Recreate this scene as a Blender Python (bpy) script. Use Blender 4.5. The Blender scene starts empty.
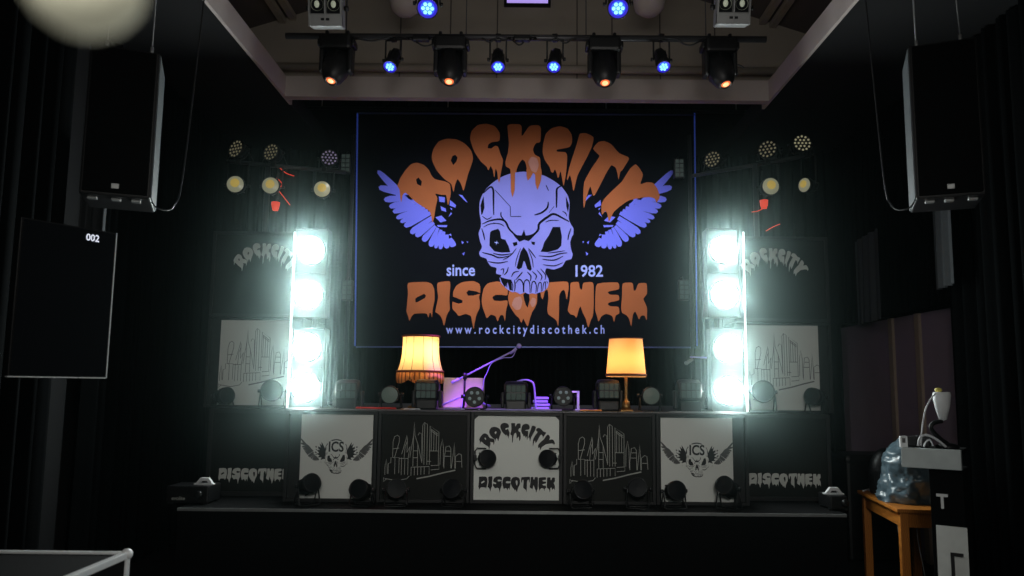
import bpy, bmesh, math, random
from mathutils import Vector, Matrix, geometry
random.seed(7)
S = bpy.context.scene
COL = S.collection
PI = math.pi
R_ = math.radians

# ------------------------------------------------------------------ camera
F = 760.0; CX = 525.0; CY = 298.0; EYE = 1.65
CAM = Matrix.Rotation(R_(90 + 6.7), 3, 'X') @ Matrix.Rotation(R_(0.55), 3, 'Z')
cd = bpy.data.cameras.new('camera'); cam = bpy.data.objects.new('camera', cd); COL.objects.link(cam)
cam.matrix_world = Matrix.Translation((0, 0, EYE)) @ CAM.to_4x4()
cd.sensor_width = 36; cd.lens = 36 * F / 1024
cd.shift_x = -(CX - 512) / 1024; cd.shift_y = (CY - 288) / 1024
cd.clip_start = 0.05; cd.clip_end = 100
cd.dof.use_dof = True; cd.dof.focus_distance = 7.2; cd.dof.aperture_fstop = cd.lens / 12.0
S.camera = cam

def U(px, py, Y):
    """world point on the plane Y = const that a photograph pixel looks at"""
    d = CAM @ Vector(((px - CX) / F, -(py - CY) / F, -1))
    t = Y / d.y
    return Vector((d.x * t, Y, EYE + d.z * t))
def UX(px, py, Y): return U(px, py, Y).x
def UZ(px, py, Y): return U(px, py, Y).z

# ------------------------------------------------------------------ materials
def mat(name, col, rough=0.6, metal=0.0, var=0.12, scale=18.0, emit=None, es=0.0, spec=0.4, samp=None, trans=0.0, coat=0):
    m = bpy.data.materials.new(name); m.use_nodes = True
    nt = m.node_tree; b = nt.nodes['Principled BSDF']
    tc = nt.nodes.new('ShaderNodeTexCoord'); nz = nt.nodes.new('ShaderNodeTexNoise')
    nz.inputs['Scale'].default_value = scale; nz.inputs['Detail'].default_value = 4
    nt.links.new(tc.outputs['Object'], nz.inputs['Vector'])
    mx = nt.nodes.new('ShaderNodeMix'); mx.data_type = 'RGBA'
    c = list(col) + [1]
    mx.inputs[6].default_value = [max(0, v * (1 - var)) for v in col] + [1]
    mx.inputs[7].default_value = [min(1, v * (1 + var)) for v in col] + [1]
    nt.links.new(nz.outputs['Fac'], mx.inputs[0]); nt.links.new(mx.outputs[2], b.inputs['Base Color'])
    b.inputs['Roughness'].default_value = rough; b.inputs['Metallic'].default_value = metal
    b.inputs['Specular IOR Level'].default_value = spec
    b.inputs['Coat Weight'].default_value = coat
    if emit:
        b.inputs['Emission Color'].default_value = list(emit) + [1]; b.inputs['Emission Strength'].default_value = es
        if samp is False: m.cycles.emission_sampling = 'NONE'
    return m
def cloth_translucent(name, col, k=0.5):
    m = bpy.data.materials.new(name); m.use_nodes = True; nt = m.node_tree; nt.nodes.remove(nt.nodes['Principled BSDF'])
    out = nt.nodes['Material Output']
    d = nt.nodes.new('ShaderNodeBsdfDiffuse'); t = nt.nodes.new('ShaderNodeBsdfTranslucent'); x = nt.nodes.new('ShaderNodeMixShader')
    w = nt.nodes.new('ShaderNodeTexWave'); w.wave_type = 'BANDS'; w.inputs['Scale'].default_value = 40; w.inputs['Distortion'].default_value = 3
    tc = nt.nodes.new('ShaderNodeTexCoord'); nt.links.new(tc.outputs['Object'], w.inputs['Vector'])
    mx = nt.nodes.new('ShaderNodeMix'); mx.data_type = 'RGBA'
    mx.inputs[6].default_value = [v * .86 for v in col] + [1]; mx.inputs[7].default_value = list(col) + [1]
    nt.links.new(w.outputs['Fac'], mx.inputs[0])
    nt.links.new(mx.outputs[2], d.inputs[0]); nt.links.new(mx.outputs[2], t.inputs[0])
    x.inputs[0].default_value = k
    nt.links.new(d.outputs[0], x.inputs[1]); nt.links.new(t.outputs[0], x.inputs[2]); nt.links.new(x.outputs[0], out.inputs[0])
    return m
def wood(name, a, b):
    m = mat(name, a, .45); nt = m.node_tree; p = nt.nodes['Principled BSDF']
    w = nt.nodes.new('ShaderNodeTexWave'); w.inputs['Scale'].default_value = 6; w.inputs['Distortion'].default_value = 7; w.inputs['Detail'].default_value = 3
    tc = nt.nodes.new('ShaderNodeTexCoord'); mp = nt.nodes.new('ShaderNodeMapping'); mp.inputs['Scale'].default_value = (4, .6, 4)
    nt.links.new(tc.outputs['Object'], mp.inputs[0]); nt.links.new(mp.outputs[0], w.inputs['Vector'])
    mx = nt.nodes.new('ShaderNodeMix'); mx.data_type = 'RGBA'; mx.inputs[6].default_value = list(a) + [1]; mx.inputs[7].default_value = list(b) + [1]
    nt.links.new(w.outputs['Fac'], mx.inputs[0]); nt.links.new(mx.outputs[2], p.inputs['Base Color'])
    return m
M = {}
M['black'] = mat('black_paint', (.007, .007, .008), .55)
M['fixture'] = mat('fixture_black', (.006, .006, .007), .42, spec=.35)
M['drape'] = mat('black_drape', (.003, .0036, .004), .95, spec=.05)
M['greydrape'] = mat('grey_drape', (.07, .075, .08), .9, spec=.1)
M['matte'] = mat('matte_black', (.0025, .0025, .003), .9, spec=.1)
M['deck'] = mat('deck_black', (.07, .07, .075), .35, spec=.6)
M['panel_black'] = mat('panel_black', (.010, .011, .010), .55, spec=.15)
M['panel_white'] = mat('panel_white', (.72, .74, .70), .6, var=.04, scale=4)
M['ink_black'] = mat('ink_black', (.008, .008, .009), .6)
M['ink_grey'] = mat('ink_grey', (.10, .10, .10), .7)
M['ink_white'] = mat('ink_white', (.62, .64, .6), .6)
M['ink_line'] = mat('ink_line', (.36, .37, .34), .6)
M['banner'] = mat('banner_black', (.0032, .0042, .0075), .85, spec=.08, scale=2.5, var=.3)
M['lav'] = mat('banner_bluelit_white', (.23, .24, .76), .8, var=.12, scale=3)  # white skull print with the blue stage light put into its colour
M['lav2'] = mat('banner_text_lavender', (.33, .40, .95), .8, var=.06)
M['orange'] = mat('banner_orange', (.40, .115, .035), .8, var=.2, scale=3)
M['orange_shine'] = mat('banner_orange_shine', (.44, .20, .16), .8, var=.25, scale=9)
M['beam'] = mat('beam_plaster', (.52, .46, .44), .8, var=.12, scale=5)
M['gable'] = mat('gable_board', (.36, .32, .27), .85, var=.12, scale=3)
M['rafter'] = mat('rafter_dark', (.10, .085, .08), .8)
M['wallr'] = mat('purple_grey_wall', (.30, .23, .29), .8, var=.15, scale=3)
M['batten'] = mat('wall_batten', (.36, .28, .22), .8)
M['walld'] = mat('dark_wall', (.006, .0065, .0075), .9)
M['floor'] = mat('dark_floor', (.012, .012, .013), .6)
M['silver'] = mat('grey_metal', (.34, .35, .35), .45, .6)
M['alu'] = mat('aluminium', (.90, .94, .96), .35, .15)
M['steel'] = mat('steel_pipe', (.06, .06, .065), .4, .6)
M['white'] = mat('white_plastic', (.72, .74, .75), .45)
M['cream'] = mat('cream_board', (.78, .62, .52), .7)
M['cable'] = mat('black_cable', (.01, .01, .011), .5)
M['whitecable'] = mat('white_cable', (.7, .72, .75), .5)
M['redcable'] = mat('red_cable', (.6, .04, .03), .5)
M['orangecable'] = mat('orange_cable', (.8, .35, .12), .5)
M['brass'] = mat('dark_brass', (.30, .17, .06), .35, .9)
M['trimbrown'] = mat('brown_braid', (.22, .06, .02), .8)
M['fringe'] = cloth_translucent('fringe_gold', (.95, .55, .18), .45)
M['fringe_dark'] = mat('fringe_brown', (.30, .12, .03), .8)
M['shade1'] = cloth_translucent('shade_cream', (1.0, .80, .42), .6)
M['shade2'] = cloth_translucent('shade_woven', (1.0, .62, .28), .6)
M['bulb'] = mat('bulb_glow', (1, .8, .5), .4, emit=(1, .75, .4), es=12, samp=False)
M['blinder'] = mat('blinder_lamp', (1, 1, 1), .4, emit=(.90, 1.0, .98), es=140)
M['reflector'] = mat('reflector', (.8, .82, .82), .25, .9)
M['bulbdim'] = mat('bulb_glass_unlit', (.62, .66, .55), .3, emit=(.8, .9, .65), es=.16, samp=False)
M['glassdark'] = mat('lens_glass_dark', (.006, .007, .009), .5, spec=.15)
M['cell'] = mat('lens_cell_green', (.03, .042, .038), .6, spec=.2, emit=(.5, .7, .62), es=.035, samp=False)
M['frost'] = mat('lens_frosted', (.10, .13, .11), .5, emit=(.5, .65, .55), es=.03, samp=False)
M['dot'] = mat('lens_dot', (.12, .15, .15), .4, emit=(.5, .65, .65), es=.14, samp=False)
M['bluelit_wing'] = mat('banner_bluelit_wing', (.16, .185, .95), .8, var=.1, scale=3)  # pale wing print, blue light on it painted into the colour
M['led_blue'] = mat('led_blue', (.02, .05, .6), .3, emit=(.03, .12, 1.0), es=1.1, samp=False)
M['led_cyan'] = mat('led_cyan', (.3, .7, 1), .3, emit=(.30, .80, 1.0), es=1.15, samp=False)
M['led_rim'] = mat('led_blue_rim', (.03, .03, .5), .4, emit=(.05, .02, 1.0), es=.40, samp=False)
M['led_orange'] = mat('led_orange', (1, .35, .1), .3, emit=(1, .10, .02), es=.8, samp=False)
M['led_core'] = mat('led_orange_core', (1, .7, .4), .3, emit=(1, .42, .16), es=1.3, samp=False)
M['red_glow'] = mat('red_glow', (1, .1, .05), .3, emit=(1, .07, .03), es=.6, samp=False)
M['warmlens'] = mat('warm_lens', (.55, .5, .25), .25, spec=.8, emit=(.70, .74, .54), es=.18, samp=False)
M['warmcore'] = mat('warm_core', (.7, .5, .1), .25, spec=.8, emit=(.8, .60, .14), es=.34, samp=False)
M['pixel'] = mat('pixel_lens', (.4, .36, .22), .25, emit=(.6, .55, .35), es=.12, samp=False)
M['pixel_v'] = mat('pixel_lens_violet', (.4, .36, .5), .25, emit=(.55, .45, .75), es=.16, samp=False)
M['pixel_b'] = mat('pixel_lens_clear', (.45, .42, .25), .25, emit=(.65, .6, .38), es=.26, samp=False)
M['purple_pane'] = mat('purple_pane', (.5, .4, .9), .4, emit=(.50, .36, 1.0), es=.75, samp=False)
M['screen'] = mat('screen_black', (.006, .007, .009), .18, spec=.5)
M['screen_text'] = mat('screen_text', (.8, .8, .9), .5, emit=(.8, .85, 1), es=.75, samp=False)
M['hem_bluelight'] = mat('hem_painted_bluelight', (.10, .17, .75), .7, emit=(.06, .12, .7), es=.12, samp=False)  # blue light falling on the hem, painted as colour and emission
M['hemgrey'] = mat('banner_hem', (.10, .12, .3), .7)
M['edge_glow'] = mat('edge_painted_glow', (.95, .97, .97), .4, emit=(.85, 1, .98), es=.65, samp=False)  # blinder light on the box edge, painted as emission
M['edge_shelf'] = mat('metal_edge_profile', (.30, .31, .31), .3, .5)
M['table'] = wood('orange_brown_wood', (.55, .20, .03), (.40, .13, .018))
M['bag'] = mat('slate_plastic', (.10, .15, .18), .3, spec=.8, var=.35, scale=9)
M['plank'] = mat('grey_plank', (.50, .55, .55), .6, var=.25, scale=9)
M['paper'] = mat('white_board', (.75, .78, .75), .6)
M['violet'] = mat('violet_light_tint', (.45, .38, .8), .5)  # violet light on stands, cables and slabs put into their colour
M['yellow'] = mat('yellow_knob', (.75, .65, .15), .5)
M['globe'] = mat('cream_shade', (.62, .60, .45), .8, emit=(.62, .60, .44), es=.27, samp=False)

M['side'] = mat('speaker_side_lit_tone', (.075, .09, .095), .6)  # stage-facing side of a black cabinet, blinder light put into its colour
M['bulbring'] = mat('dim_reflector', (.30, .32, .27), .35, .3)

# ------------------------------------------------------------------ mesh builder
class MB:
    def __init__(s): s.v = []; s.f = []; s.m = []; s.sm = []; s.xf = Matrix.Identity(4)
    def add(s, vs, fs, mi=0, smooth=False):
        o = len(s.v); s.v += [s.xf @ Vector(p) for p in vs]
        for f in fs: s.f.append([o + i for i in f]); s.m.append(mi); s.sm.append(smooth)
    def box(s, c, d, mi=0, bev=0.0, rot=None):
        bm = bmesh.new(); bmesh.ops.create_cube(bm, size=1)
        for v in bm.verts: v.co = Vector((v.co.x * d[0], v.co.y * d[1], v.co.z * d[2]))
        if bev > 0: bmesh.ops.bevel(bm, geom=list(bm.edges), offset=min(bev, min(d) * .45), segments=2, profile=.6, affect='EDGES')
        bm.verts.ensure_lookup_table(); mt = (rot.to_4x4() if rot else Matrix.Identity(4))
        s.add([Vector(c) + (mt @ v.co) for v in bm.verts], [[v.index for v in f.verts] for f in bm.faces], mi); bm.free()
    def lathe(s, prof, mi=0, seg=20, axis='Z', smooth=True, c=(0, 0, 0), cap=True):
        vs = []; fs = []; n = len(prof); c = Vector(c)
        for k in range(seg):
            a = 2 * PI * k / seg
            for (r, h) in prof:
                x, y = r * math.cos(a), r * math.sin(a)
                vs.append(c + (Vector((x, y, h)) if axis == 'Z' else Vector((x, -h, y)) if axis == 'Y' else Vector((h, x, y))))
        for k in range(seg):
            k2 = (k + 1) % seg
            for i in range(n - 1): fs.append((k * n + i, k2 * n + i, k2 * n + i + 1, k * n + i + 1))
        if cap:
            if prof[0][0] > 1e-6: fs.append([k * n for k in range(seg)][::-1])
            if prof[-1][0] > 1e-6: fs.append([k * n + n - 1 for k in range(seg)])
        s.add(vs, fs, mi, smooth)
    def tube(s, pts, r, mi=0, seg=8, smooth=True):
        pts = [Vector(p) for p in pts]; vs = []; fs = []; n = len(pts)
        up = Vector((.13, .27, 1)).normalized()
        for i, p in enumerate(pts):
            t = (pts[min(i + 1, n - 1)] - pts[max(i - 1, 0)]).normalized()
            if abs(t.dot(up)) > .97: up = Vector((1, .2, .1)).normalized()
            a = t.cross(up).normalized(); b = t.cross(a)
            rr = r[i] if isinstance(r, (list, tuple)) else r
            for k in range(seg):
                g = 2 * PI * k / seg; vs.append(p + a * (rr * math.cos(g)) + b * (rr * math.sin(g)))
        for i in range(n - 1):
            for k in range(seg):
                k2 = (k + 1) % seg; fs.append((i * seg + k, i * seg + k2, (i + 1) * seg + k2, (i + 1) * seg + k))
        fs.append(list(range(seg))[::-1]); fs.append([(n - 1) * seg + k for k in range(seg)])
        s.add(vs, fs, mi, smooth)
    def sphere(s, c, r, mi=0, seg=14, rings=8):
        rx, ry, rz = r if isinstance(r, (tuple, list)) else (r, r, r)
        vs = []; fs = []
        for i in range(rings + 1):
            t = PI * i / rings
            for k in range(seg):
                a = 2 * PI * k / seg
                vs.append(Vector(c) + Vector((rx * math.sin(t) * math.cos(a), ry * math.sin(t) * math.sin(a), rz * math.cos(t))))
        for i in range(rings):
            for k in range(seg):
                k2 = (k + 1) % seg; fs.append((i * seg + k, (i + 1) * seg + k, (i + 1) * seg + k2, i * seg + k2))
        s.add(vs, fs, mi, True)
    def build(s, name, mats, parent=None, loc=None):
        me = bpy.data.meshes.new(name); me.from_pydata([tuple(p) for p in s.v], [], s.f)
        mats = mats if isinstance(mats, (list, tuple)) else [mats]
        for m in mats: me.materials.append(M[m] if isinstance(m, str) else m)
        for p, mi, sm in zip(me.polygons, s.m, s.sm): p.material_index = mi; p.use_smooth = sm
        bm = bmesh.new(); bm.from_mesh(me); bmesh.ops.recalc_face_normals(bm, faces=bm.faces) if name not in ('printed_cloth', 'front_panel', 'sheet') else None
        bm.to_mesh(me); bm.free(); me.update()
        o = bpy.data.objects.new(name, me); COL.objects.link(o)
        if parent: o.parent = parent
        if loc is not None: o.location = loc
        return o

def tag(o, label=None, cat=None, group=None, kind=None):
    if label: o['label'] = label
    if cat: o['category'] = cat
    if group: o['group'] = group
    if kind: o['kind'] = kind
    return o
def thing(name, label, cat, loc=(0, 0, 0), rz=0, group=None):
    o = bpy.data.objects.new(name, None); COL.objects.link(o); o.location = loc; o.rotation_euler = (0, 0, rz)
    o.empty_display_size = .1
    return tag(o, label, cat, group)
def struct(name, mb, m): return tag(mb.build(name, m), kind='structure')
def bez(pts, n=8):
    """smooth open curve through points (Catmull-Rom)"""
    P = [Vector(p) for p in pts]; out = []
    for i in range(len(P) - 1):
        a = P[max(i - 1, 0)]; b = P[i]; c = P[i + 1]; d = P[min(i + 2, len(P) - 1)]
        for k in range(n):
            t = k / n
            out.append(.5 * ((2 * b) + (c - a) * t + (2 * a - 5 * b + 4 * c - d) * t * t + (3 * b - a - 3 * c + d) * t ** 3))
    out.append(P[-1]); return out

# ------------------------------------------------------------------ flat artwork (in photo-pixel units of the big banner)
def zz(ox, oy, s, pts): return [(ox + x / s, oy + y / s) for x, y in pts]
def soften(poly, sharp=95):
    """round the corners of a closed outline a little"""
    out = []; n = len(poly)
    for i in range(n):
        a, b, c = poly[i - 1], poly[i], poly[(i + 1) % n]
        out += [(b[0] * .7 + a[0] * .3, b[1] * .7 + a[1] * .3), (b[0] * .88 + a[0] * .06 + c[0] * .06, b[1] * .88 + a[1] * .06 + c[1] * .06), (b[0] * .7 + c[0] * .3, b[1] * .7 + c[1] * .3)]
    return out
ROCK = []; ROCKH = []
ROCK.append([(397,185.6),(397.8,184.6),(400.4,177.7),(405.6,169.9),(410.8,164.1),(416.9,162.4),(423.8,164.7),(429,169.9),(431.6,175.9),(435.1,179.4),(444.6,181.2),(450.2,183.8),(450.8,193),(449.8,199),(448,206),(447,199),(446,194.5),(441.9,195),(434.6,193.4),(437.7,198),(435.6,207.5),(434.2,217),(432.5,224),(431,214.8),(429.4,210.6),(415.8,202.3),(405.4,192),(402.5,195),(401.2,203),(400.2,198),(399.7,189.8)])
ROCKH.append([(416,179.5),(418.5,177.5),(422,181.5),(421,186),(417,184)])
ROCK.append([(431.6,156),(433.3,149),(438.5,141.2),(446.4,138.6),(456.8,139.2),(465.4,143.8),(471.5,150.8),(473.3,158.6),(470.6,167.3),(468,174.2),(465.8,182.9),(463.4,191.6),(461.1,183.8),(457.6,178.5),(455,184.6),(453.6,193.3),(451.6,183.8),(444.6,179.4),(436.8,170.7),(432.5,162)])
ROCKH.append([(450.7,160.3),(452.4,156),(455.4,154.8),(457.6,157.7),(456.4,161.7),(453.3,165.2)])
ROCK.append([(469.8,138.6),(471.5,130.8),(477.6,124.8),(486.3,123.5),(495,126),(499.8,132.6),(499.8,141.2),(491.5,142.1),(488,144.7),(487.7,148.2),(491.5,148.5),(495,145.6),(498.1,146.4),(500.2,153.4),(503.3,160.3),(501,172.5),(498.8,182),(497.5,172.5),(495.5,168),(494.3,178.5),(492.9,169.9),(490.6,165.5),(488.4,170.7),(486.6,166.4),(481.1,162),(474.1,151.6)])
ROCK.append(zz(480,115,6.4,[(175,65),(200,58),(255,58),(268,75),(265,135),(275,130),(310,75),(330,65),(375,65),(390,80),(388,175),(360,178),(345,200),(338,225),(350,255),(385,270),(388,330),(395,370),(390,420),(368,480),(355,440),(352,380),(340,370),(325,400),(305,420),(298,390),(300,340),(290,300),(272,282),(250,310),(235,345),(225,400),(222,480),(208,527),(198,490),(200,400),(195,345),(165,330),(162,300),(180,240),(185,180),(180,120)]))
ROCK.append(zz(480,115,6.4,[(400,240),(405,180),(420,120),(455,85),(510,70),(560,85),(588,125),(590,175),(575,205),(530,215),(490,222),(490,234),(550,238),(558,260),(555,330),(548,390),(535,460),(525,400),(515,355),(500,410),(490,370),(480,345),(468,370),(455,365),(445,330),(415,290)]))
ROCK.append(zz(520,110,5.7625,[(345,135),(380,132),(427,155),(415,210),(390,265),(350,340),(330,380),(308,475),(300,420),(288,370),(272,410),(270,390),(290,310),(320,220),(340,150)]))
ROCK.append(zz(580,130,5.76,[(72,108),(105,68),(140,62),(180,80),(225,135),(280,155),(282,170),(245,230),(232,240),(222,290),(215,245),(205,215),(180,200),(150,250),(110,330),(85,375),(75,380),(60,320),(45,360),(35,400),(22,455),(18,400),(22,300),(60,230),(115,150),(105,140)]))
ROCK.append(zz(580,130,5.76,[(258,270),(290,220),(320,195),(340,215),(365,255),(345,315),(385,300),(420,303),(445,335),(462,385),(440,422),(432,395),(400,385),(340,392),(280,405),(230,440),(195,470),(180,500),(165,535),(158,480),(146,465),(125,492),(122,430),(140,395),(190,345),(240,300)]))
DISC = []; DISCH = []
DISC.append(zz(400,255,6.4,[(45,175),(175,172),(205,185),(220,220),(222,290),(210,340),(205,405),(198,370),(188,372),(182,405),(172,372),(90,375),(72,395),(60,425),(52,390),(40,360),(45,320),(52,240)]))
DISCH.append(zz(400,255,6.4,[(98,280),(110,270),(155,248),(166,260),(160,275),(115,300),(100,303)]))
DISC.append(zz(400,255,6.4,[(238,175),(320,165),(322,200),(315,280),(320,350),(310,365),(298,390),(282,460),(270,410),(255,385),(235,370),(225,365),(235,320),(245,270),(238,220)]))
DISC.append(zz(400,255,6.4,[(340,235),(360,195),(400,172),(470,165),(512,185),(515,240),(505,270),(512,300),(510,340),(490,380),(478,430),(472,480),(462,430),(455,390),(420,375),(375,392),(360,370),(335,345),(335,310),(338,285)]))
DISCH += [zz(400,255,6.4,[(425,240),(440,225),(485,232),(520,246),(470,260),(435,260)]), zz(400,255,6.4,[(330,262),(400,290),(400,305),(375,312),(330,296)])]
DISC.append(zz(400,255,6.4,[(525,260),(535,215),(560,180),(620,168),(690,180),(690,262),(650,255),(610,255),(590,270),(600,292),(640,295),(690,288),(688,320),(680,345),(672,430),(662,385),(640,385),(625,430),(612,390),(580,380),(555,408),(545,380),(530,340),(522,300)]))
DISC.append(zz(490,270,7.68,[(138,210),(150,150),(190,105),(260,90),(330,110),(362,160),(362,250),(345,290),(325,320),(310,360),(290,440),(270,400),(255,370),(240,410),(225,370),(195,345),(165,300),(145,260)]))
DISCH.append(zz(490,270,7.68,[(255,190),(275,170),(300,180),(305,230),(290,290),(275,270),(262,230)]))
DISC.append(zz(490,270,7.68,[(385,150),(395,100),(455,95),(600,85),(605,140),(590,235),(580,180),(568,150),(545,165),(530,200),(530,330),(525,440),(512,390),(490,370),(445,340),(440,300),(450,220),(445,150),(420,160),(405,230),(392,205)]))
DISC.append(zz(525,255,6.4,[(290,175),(345,170),(350,215),(365,225),(372,175),(430,172),(440,190),(440,330),(435,390),(420,420),(405,470),(390,410),(370,370),(355,325),(345,345),(330,405),(315,385),(290,380),(272,355),(285,300),(290,240)]))
DISC.append(zz(525,255,6.4,[(455,180),(600,172),(605,220),(540,232),(528,240),(545,255),(600,255),(605,290),(540,303),(528,315),(545,328),(600,330),(605,375),(580,385),(570,435),(560,390),(520,375),(490,390),(470,430),(462,395),(448,350),(450,260)]))
DISC.append(zz(525,255,6.4,[(622,178),(690,175),(695,230),(710,225),(725,180),(780,178),(782,250),(755,280),(770,310),(782,340),(780,425),(765,385),(740,390),(730,415),(718,385),(705,360),(690,380),(680,465),(668,410),(650,385),(620,370),(615,340),(622,260)]))
k1 = (475, 170, 8.2286); k2 = (475, 230, 8.2286)
SKULL = zz(*k1, [(28,520),(48,470),(50,420),(35,340),(38,260),(60,200),(100,145),(150,100),(220,55),(300,25),(400,12),(500,22),(580,50),(660,95),(720,145),(765,210),(780,270),(775,340),(770,400),(790,450),(812,480),(810,530)]) + \
        zz(*k2, [(800,50),(782,100),(790,160),(805,200),(795,240),(745,250),(720,300),(650,328),(585,312),(575,350),(605,400),(610,430),(595,480),(560,508),(520,516),(500,528),(470,520),(440,528),(410,512),(372,530),(335,508),(300,512),(255,480),(215,440),(200,395),(222,372),(170,360),(180,310),(130,300),(105,265),(95,235),(45,220),(32,190),(60,140),(40,90)])
def stroke(pts, w):
    """ribbon polygons along a polyline; w may taper (list)"""
    out = []; n = len(pts)
    ws = w if isinstance(w, (list, tuple)) else [w] * n
    L = []; Rr = []
    for i in range(n):
        a = Vector(pts[max(i - 1, 0)]); b = Vector(pts[min(i + 1, n - 1)]); t = (b - a)
        t = t.normalized() if t.length > 0 else Vector((1, 0)); nn = Vector((-t.y, t.x)) * (ws[i] * .5)
        p = Vector(pts[i]); L.append(p + nn); Rr.append(p - nn)
    for i in range(n - 1):
        if ws[i] > .4 * 0 or True: out.append([tuple(L[i]), tuple(L[i + 1]), tuple(Rr[i + 1]), tuple(Rr[i])])
    return out
FEAT = [
    zz(*k2, [(125,20),(120,80),(120,130),(160,175),(220,185),(290,182),(275,130),(250,80),(215,70),(205,10),(190,-10),(140,5)]),
    zz(*k2, [(610,40),(570,100),(555,150),(540,178),(600,182),(680,160),(710,130),(715,50),(700,-25),(640,-25)]),
    zz(*k2, [(400,140),(375,180),(360,240),(342,312),(360,325),(385,310),(400,255),(410,260),(430,320),(455,337),(467,320),(450,240),(430,180)]),
    zz(*k2, [(288,-5),(330,40),(385,45),(403,-5),(417,45),(470,40),(535,-15),(522,12),(470,65),(442,92),(405,80),(365,97),(330,60)]),
    zz(*k1, [(70,215),(45,290),(52,370),(62,360),(78,310)]), zz(*k1, [(748,215),(775,290),(765,350),(752,300)]),
    zz(*k2, [(205,385),(250,400),(300,410),(305,495),(285,495),(270,430),(245,470),(220,430)]),
    zz(*k2, [(310,105),(345,95),(350,120),(320,135)]), zz(*k2, [(462,95),(495,100),(490,125),(470,118)])]
STR = []
def st(k, pts, w, smooth=True):
    p = [tuple(q) for q in bez([(x, y, 0) for x, y in pts], 4)] if smooth and len(pts) > 2 else pts
    p = [(q[0], q[1]) for q in p]; n = len(p)
    ws = [w * (0.35 + .65 * math.sin(PI * (i + .5) / n)) / 8.2286 for i in range(n)]
    STR.extend(stroke(zz(*k, p), ws))
for pts, w in [([(70,190),(125,140),(150,165),(152,250),(154,370)],16), ([(712,130),(675,155),(672,220),(670,310)],16), ([(490,370),(550,350),(595,310),(603,262)],16),
               ([(585,125),(605,170)],8), ([(60,445),(120,418),(200,405),(250,425),(285,490),(350,545),(400,548)],16), ([(410,548),(480,530),(520,490),(530,440),(600,385),(650,362),(720,395),(775,425)],20),
               ([(165,165),(290,300)],6), ([(290,300),(292,380)],6), ([(292,382),(380,382)],6), ([(215,345),(215,380),(250,420)],10), ([(150,435),(210,445),(240,465)],8), ([(580,430),(620,415),(690,415)],8),
               ([(720,340),(745,355),(755,380)],8), ([(60,380),(100,405),(140,385)],8), ([(55,480),(70,530),(80,575)],10), ([(790,480),(770,540),(765,576)],10), ([(610,350),(650,300)],5), ([(70,470),(120,445),(175,440)],8)]: st(k1, pts, w)
for pts, w in [([(60,185),(140,205),(200,228),(285,212)],12), ([(150,192),(220,205),(300,195)],10), ([(105,258),(190,272),(270,258)],10), ([(525,212),(620,218),(700,195),(760,188)],10), ([(555,240),(650,248),(725,215)],10),
               ([(560,285),(650,295),(725,268)],9), ([(600,190),(680,180),(740,170)],8), ([(230,245),(270,225),(310,190),(340,150)],9), ([(500,230),(470,190),(440,150)],9), ([(330,300),(345,230),(375,150)],7), ([(480,310),(470,240),(440,160)],7),
               ([(240,370),(262,345),(275,305)],10), ([(300,385),(320,350),(360,340)],10), ([(335,410),(375,365),(390,345)],10), ([(430,345),(460,380),(455,420)],10), ([(470,340),(505,375),(495,410)],9), ([(510,330),(550,380),(540,415)],9), ([(540,320),(580,370),(575,410)],9),
               ([(325,410),(330,460),(325,505)],10), ([(335,440),(365,405),(395,440),(398,512)],10), ([(402,512),(405,430),(430,410),(450,440),(452,520)],10), ([(460,515),(470,435),(490,425),(505,460),(500,520)],10), ([(512,510),(525,440),(545,440),(545,510)],9), ([(556,500),(565,440),(580,430),(580,490)],8),
               ([(230,410),(235,440)],8), ([(255,415),(262,470)],8), ([(210,330),(235,320),(230,365)],9), ([(590,420),(600,440)],6), ([(300,420),(312,460),(308,500)],8)]: st(k2, pts, w)
zw = (372, 160, 5.764)
tips = [(32,60),(38,155),(68,228),(98,268),(118,298),(138,335),(162,358),(184,382),(220,422),(250,440),(292,468),(335,500),(365,510),(392,515),(430,510),(472,500)]
roots = [(172,205),(212,205),(240,215),(262,238),(285,262),(305,275),(322,290),(338,305),(348,332),(356,360),(366,380),(380,390),(398,402),(415,412),(430,430),(448,452)]
WING = []
for i in range(len(tips)):
    t = Vector(tips[i]); r = Vector(roots[i])
    d = (t - r); n = Vector((-d.y, d.x)).normalized()
    sp = (Vector(tips[min(i + 1, 15)]) - Vector(tips[max(i - 1, 0)])).length / (2 if 0 < i < 15 else 1)
    sr = (Vector(roots[min(i + 1, 15)]) - Vector(roots[max(i - 1, 0)])).length / (2 if 0 < i < 15 else 1)
    wt = min(sp * .45, 20); wr = sr * .42
    if i == 0: wt = 17; wr = 24
    pl = [r + n * wr, r + d * .4 + n * (wr + wt) * .52, r + d * .8 + n * wt * .95, r + d * .95 + n * wt * .6, t, r + d * .95 - n * wt * .7, r + d * .8 - n * wt * .95, r + d * .4 - n * (wr + wt) * .52, r - n * wr]
    WING.append(zz(*zw, [tuple(p) for p in pl]))
for q in [[(175,190),(225,200),(290,262),(240,250)], [(385,210),(420,215),(420,245),(388,240)], [(450,230),(485,260),(480,275),(447,262)], [(500,200),(520,202),(552,245),(540,240)], [(395,265),(425,280),(428,300),(400,290)], [(365,330),(400,320),(430,350),(395,360)], [(375,375),(435,375),(430,388),(380,385)], [(440,430),(455,425),(460,440)], [(515,465),(530,475),(520,485)], [(545,468),(555,470),(550,480)], [(520,540),(535,530),(530,552)], [(440,330),(455,300),(462,310)], [(448,275),(462,280),(460,290)]]: WING.append(zz(*zw, q))
TUFT = [zz(*zw, q) for q in [[(640,300),(560,170),(520,120),(535,200),(480,150),(510,240),(440,215),(490,290),(420,290),(480,350),(410,370),(490,400),(450,440),(540,440),(520,490),(600,470),(640,480)]]]
mir = lambda P: [(1050.6 - x, y) for x, y in P]
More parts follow.
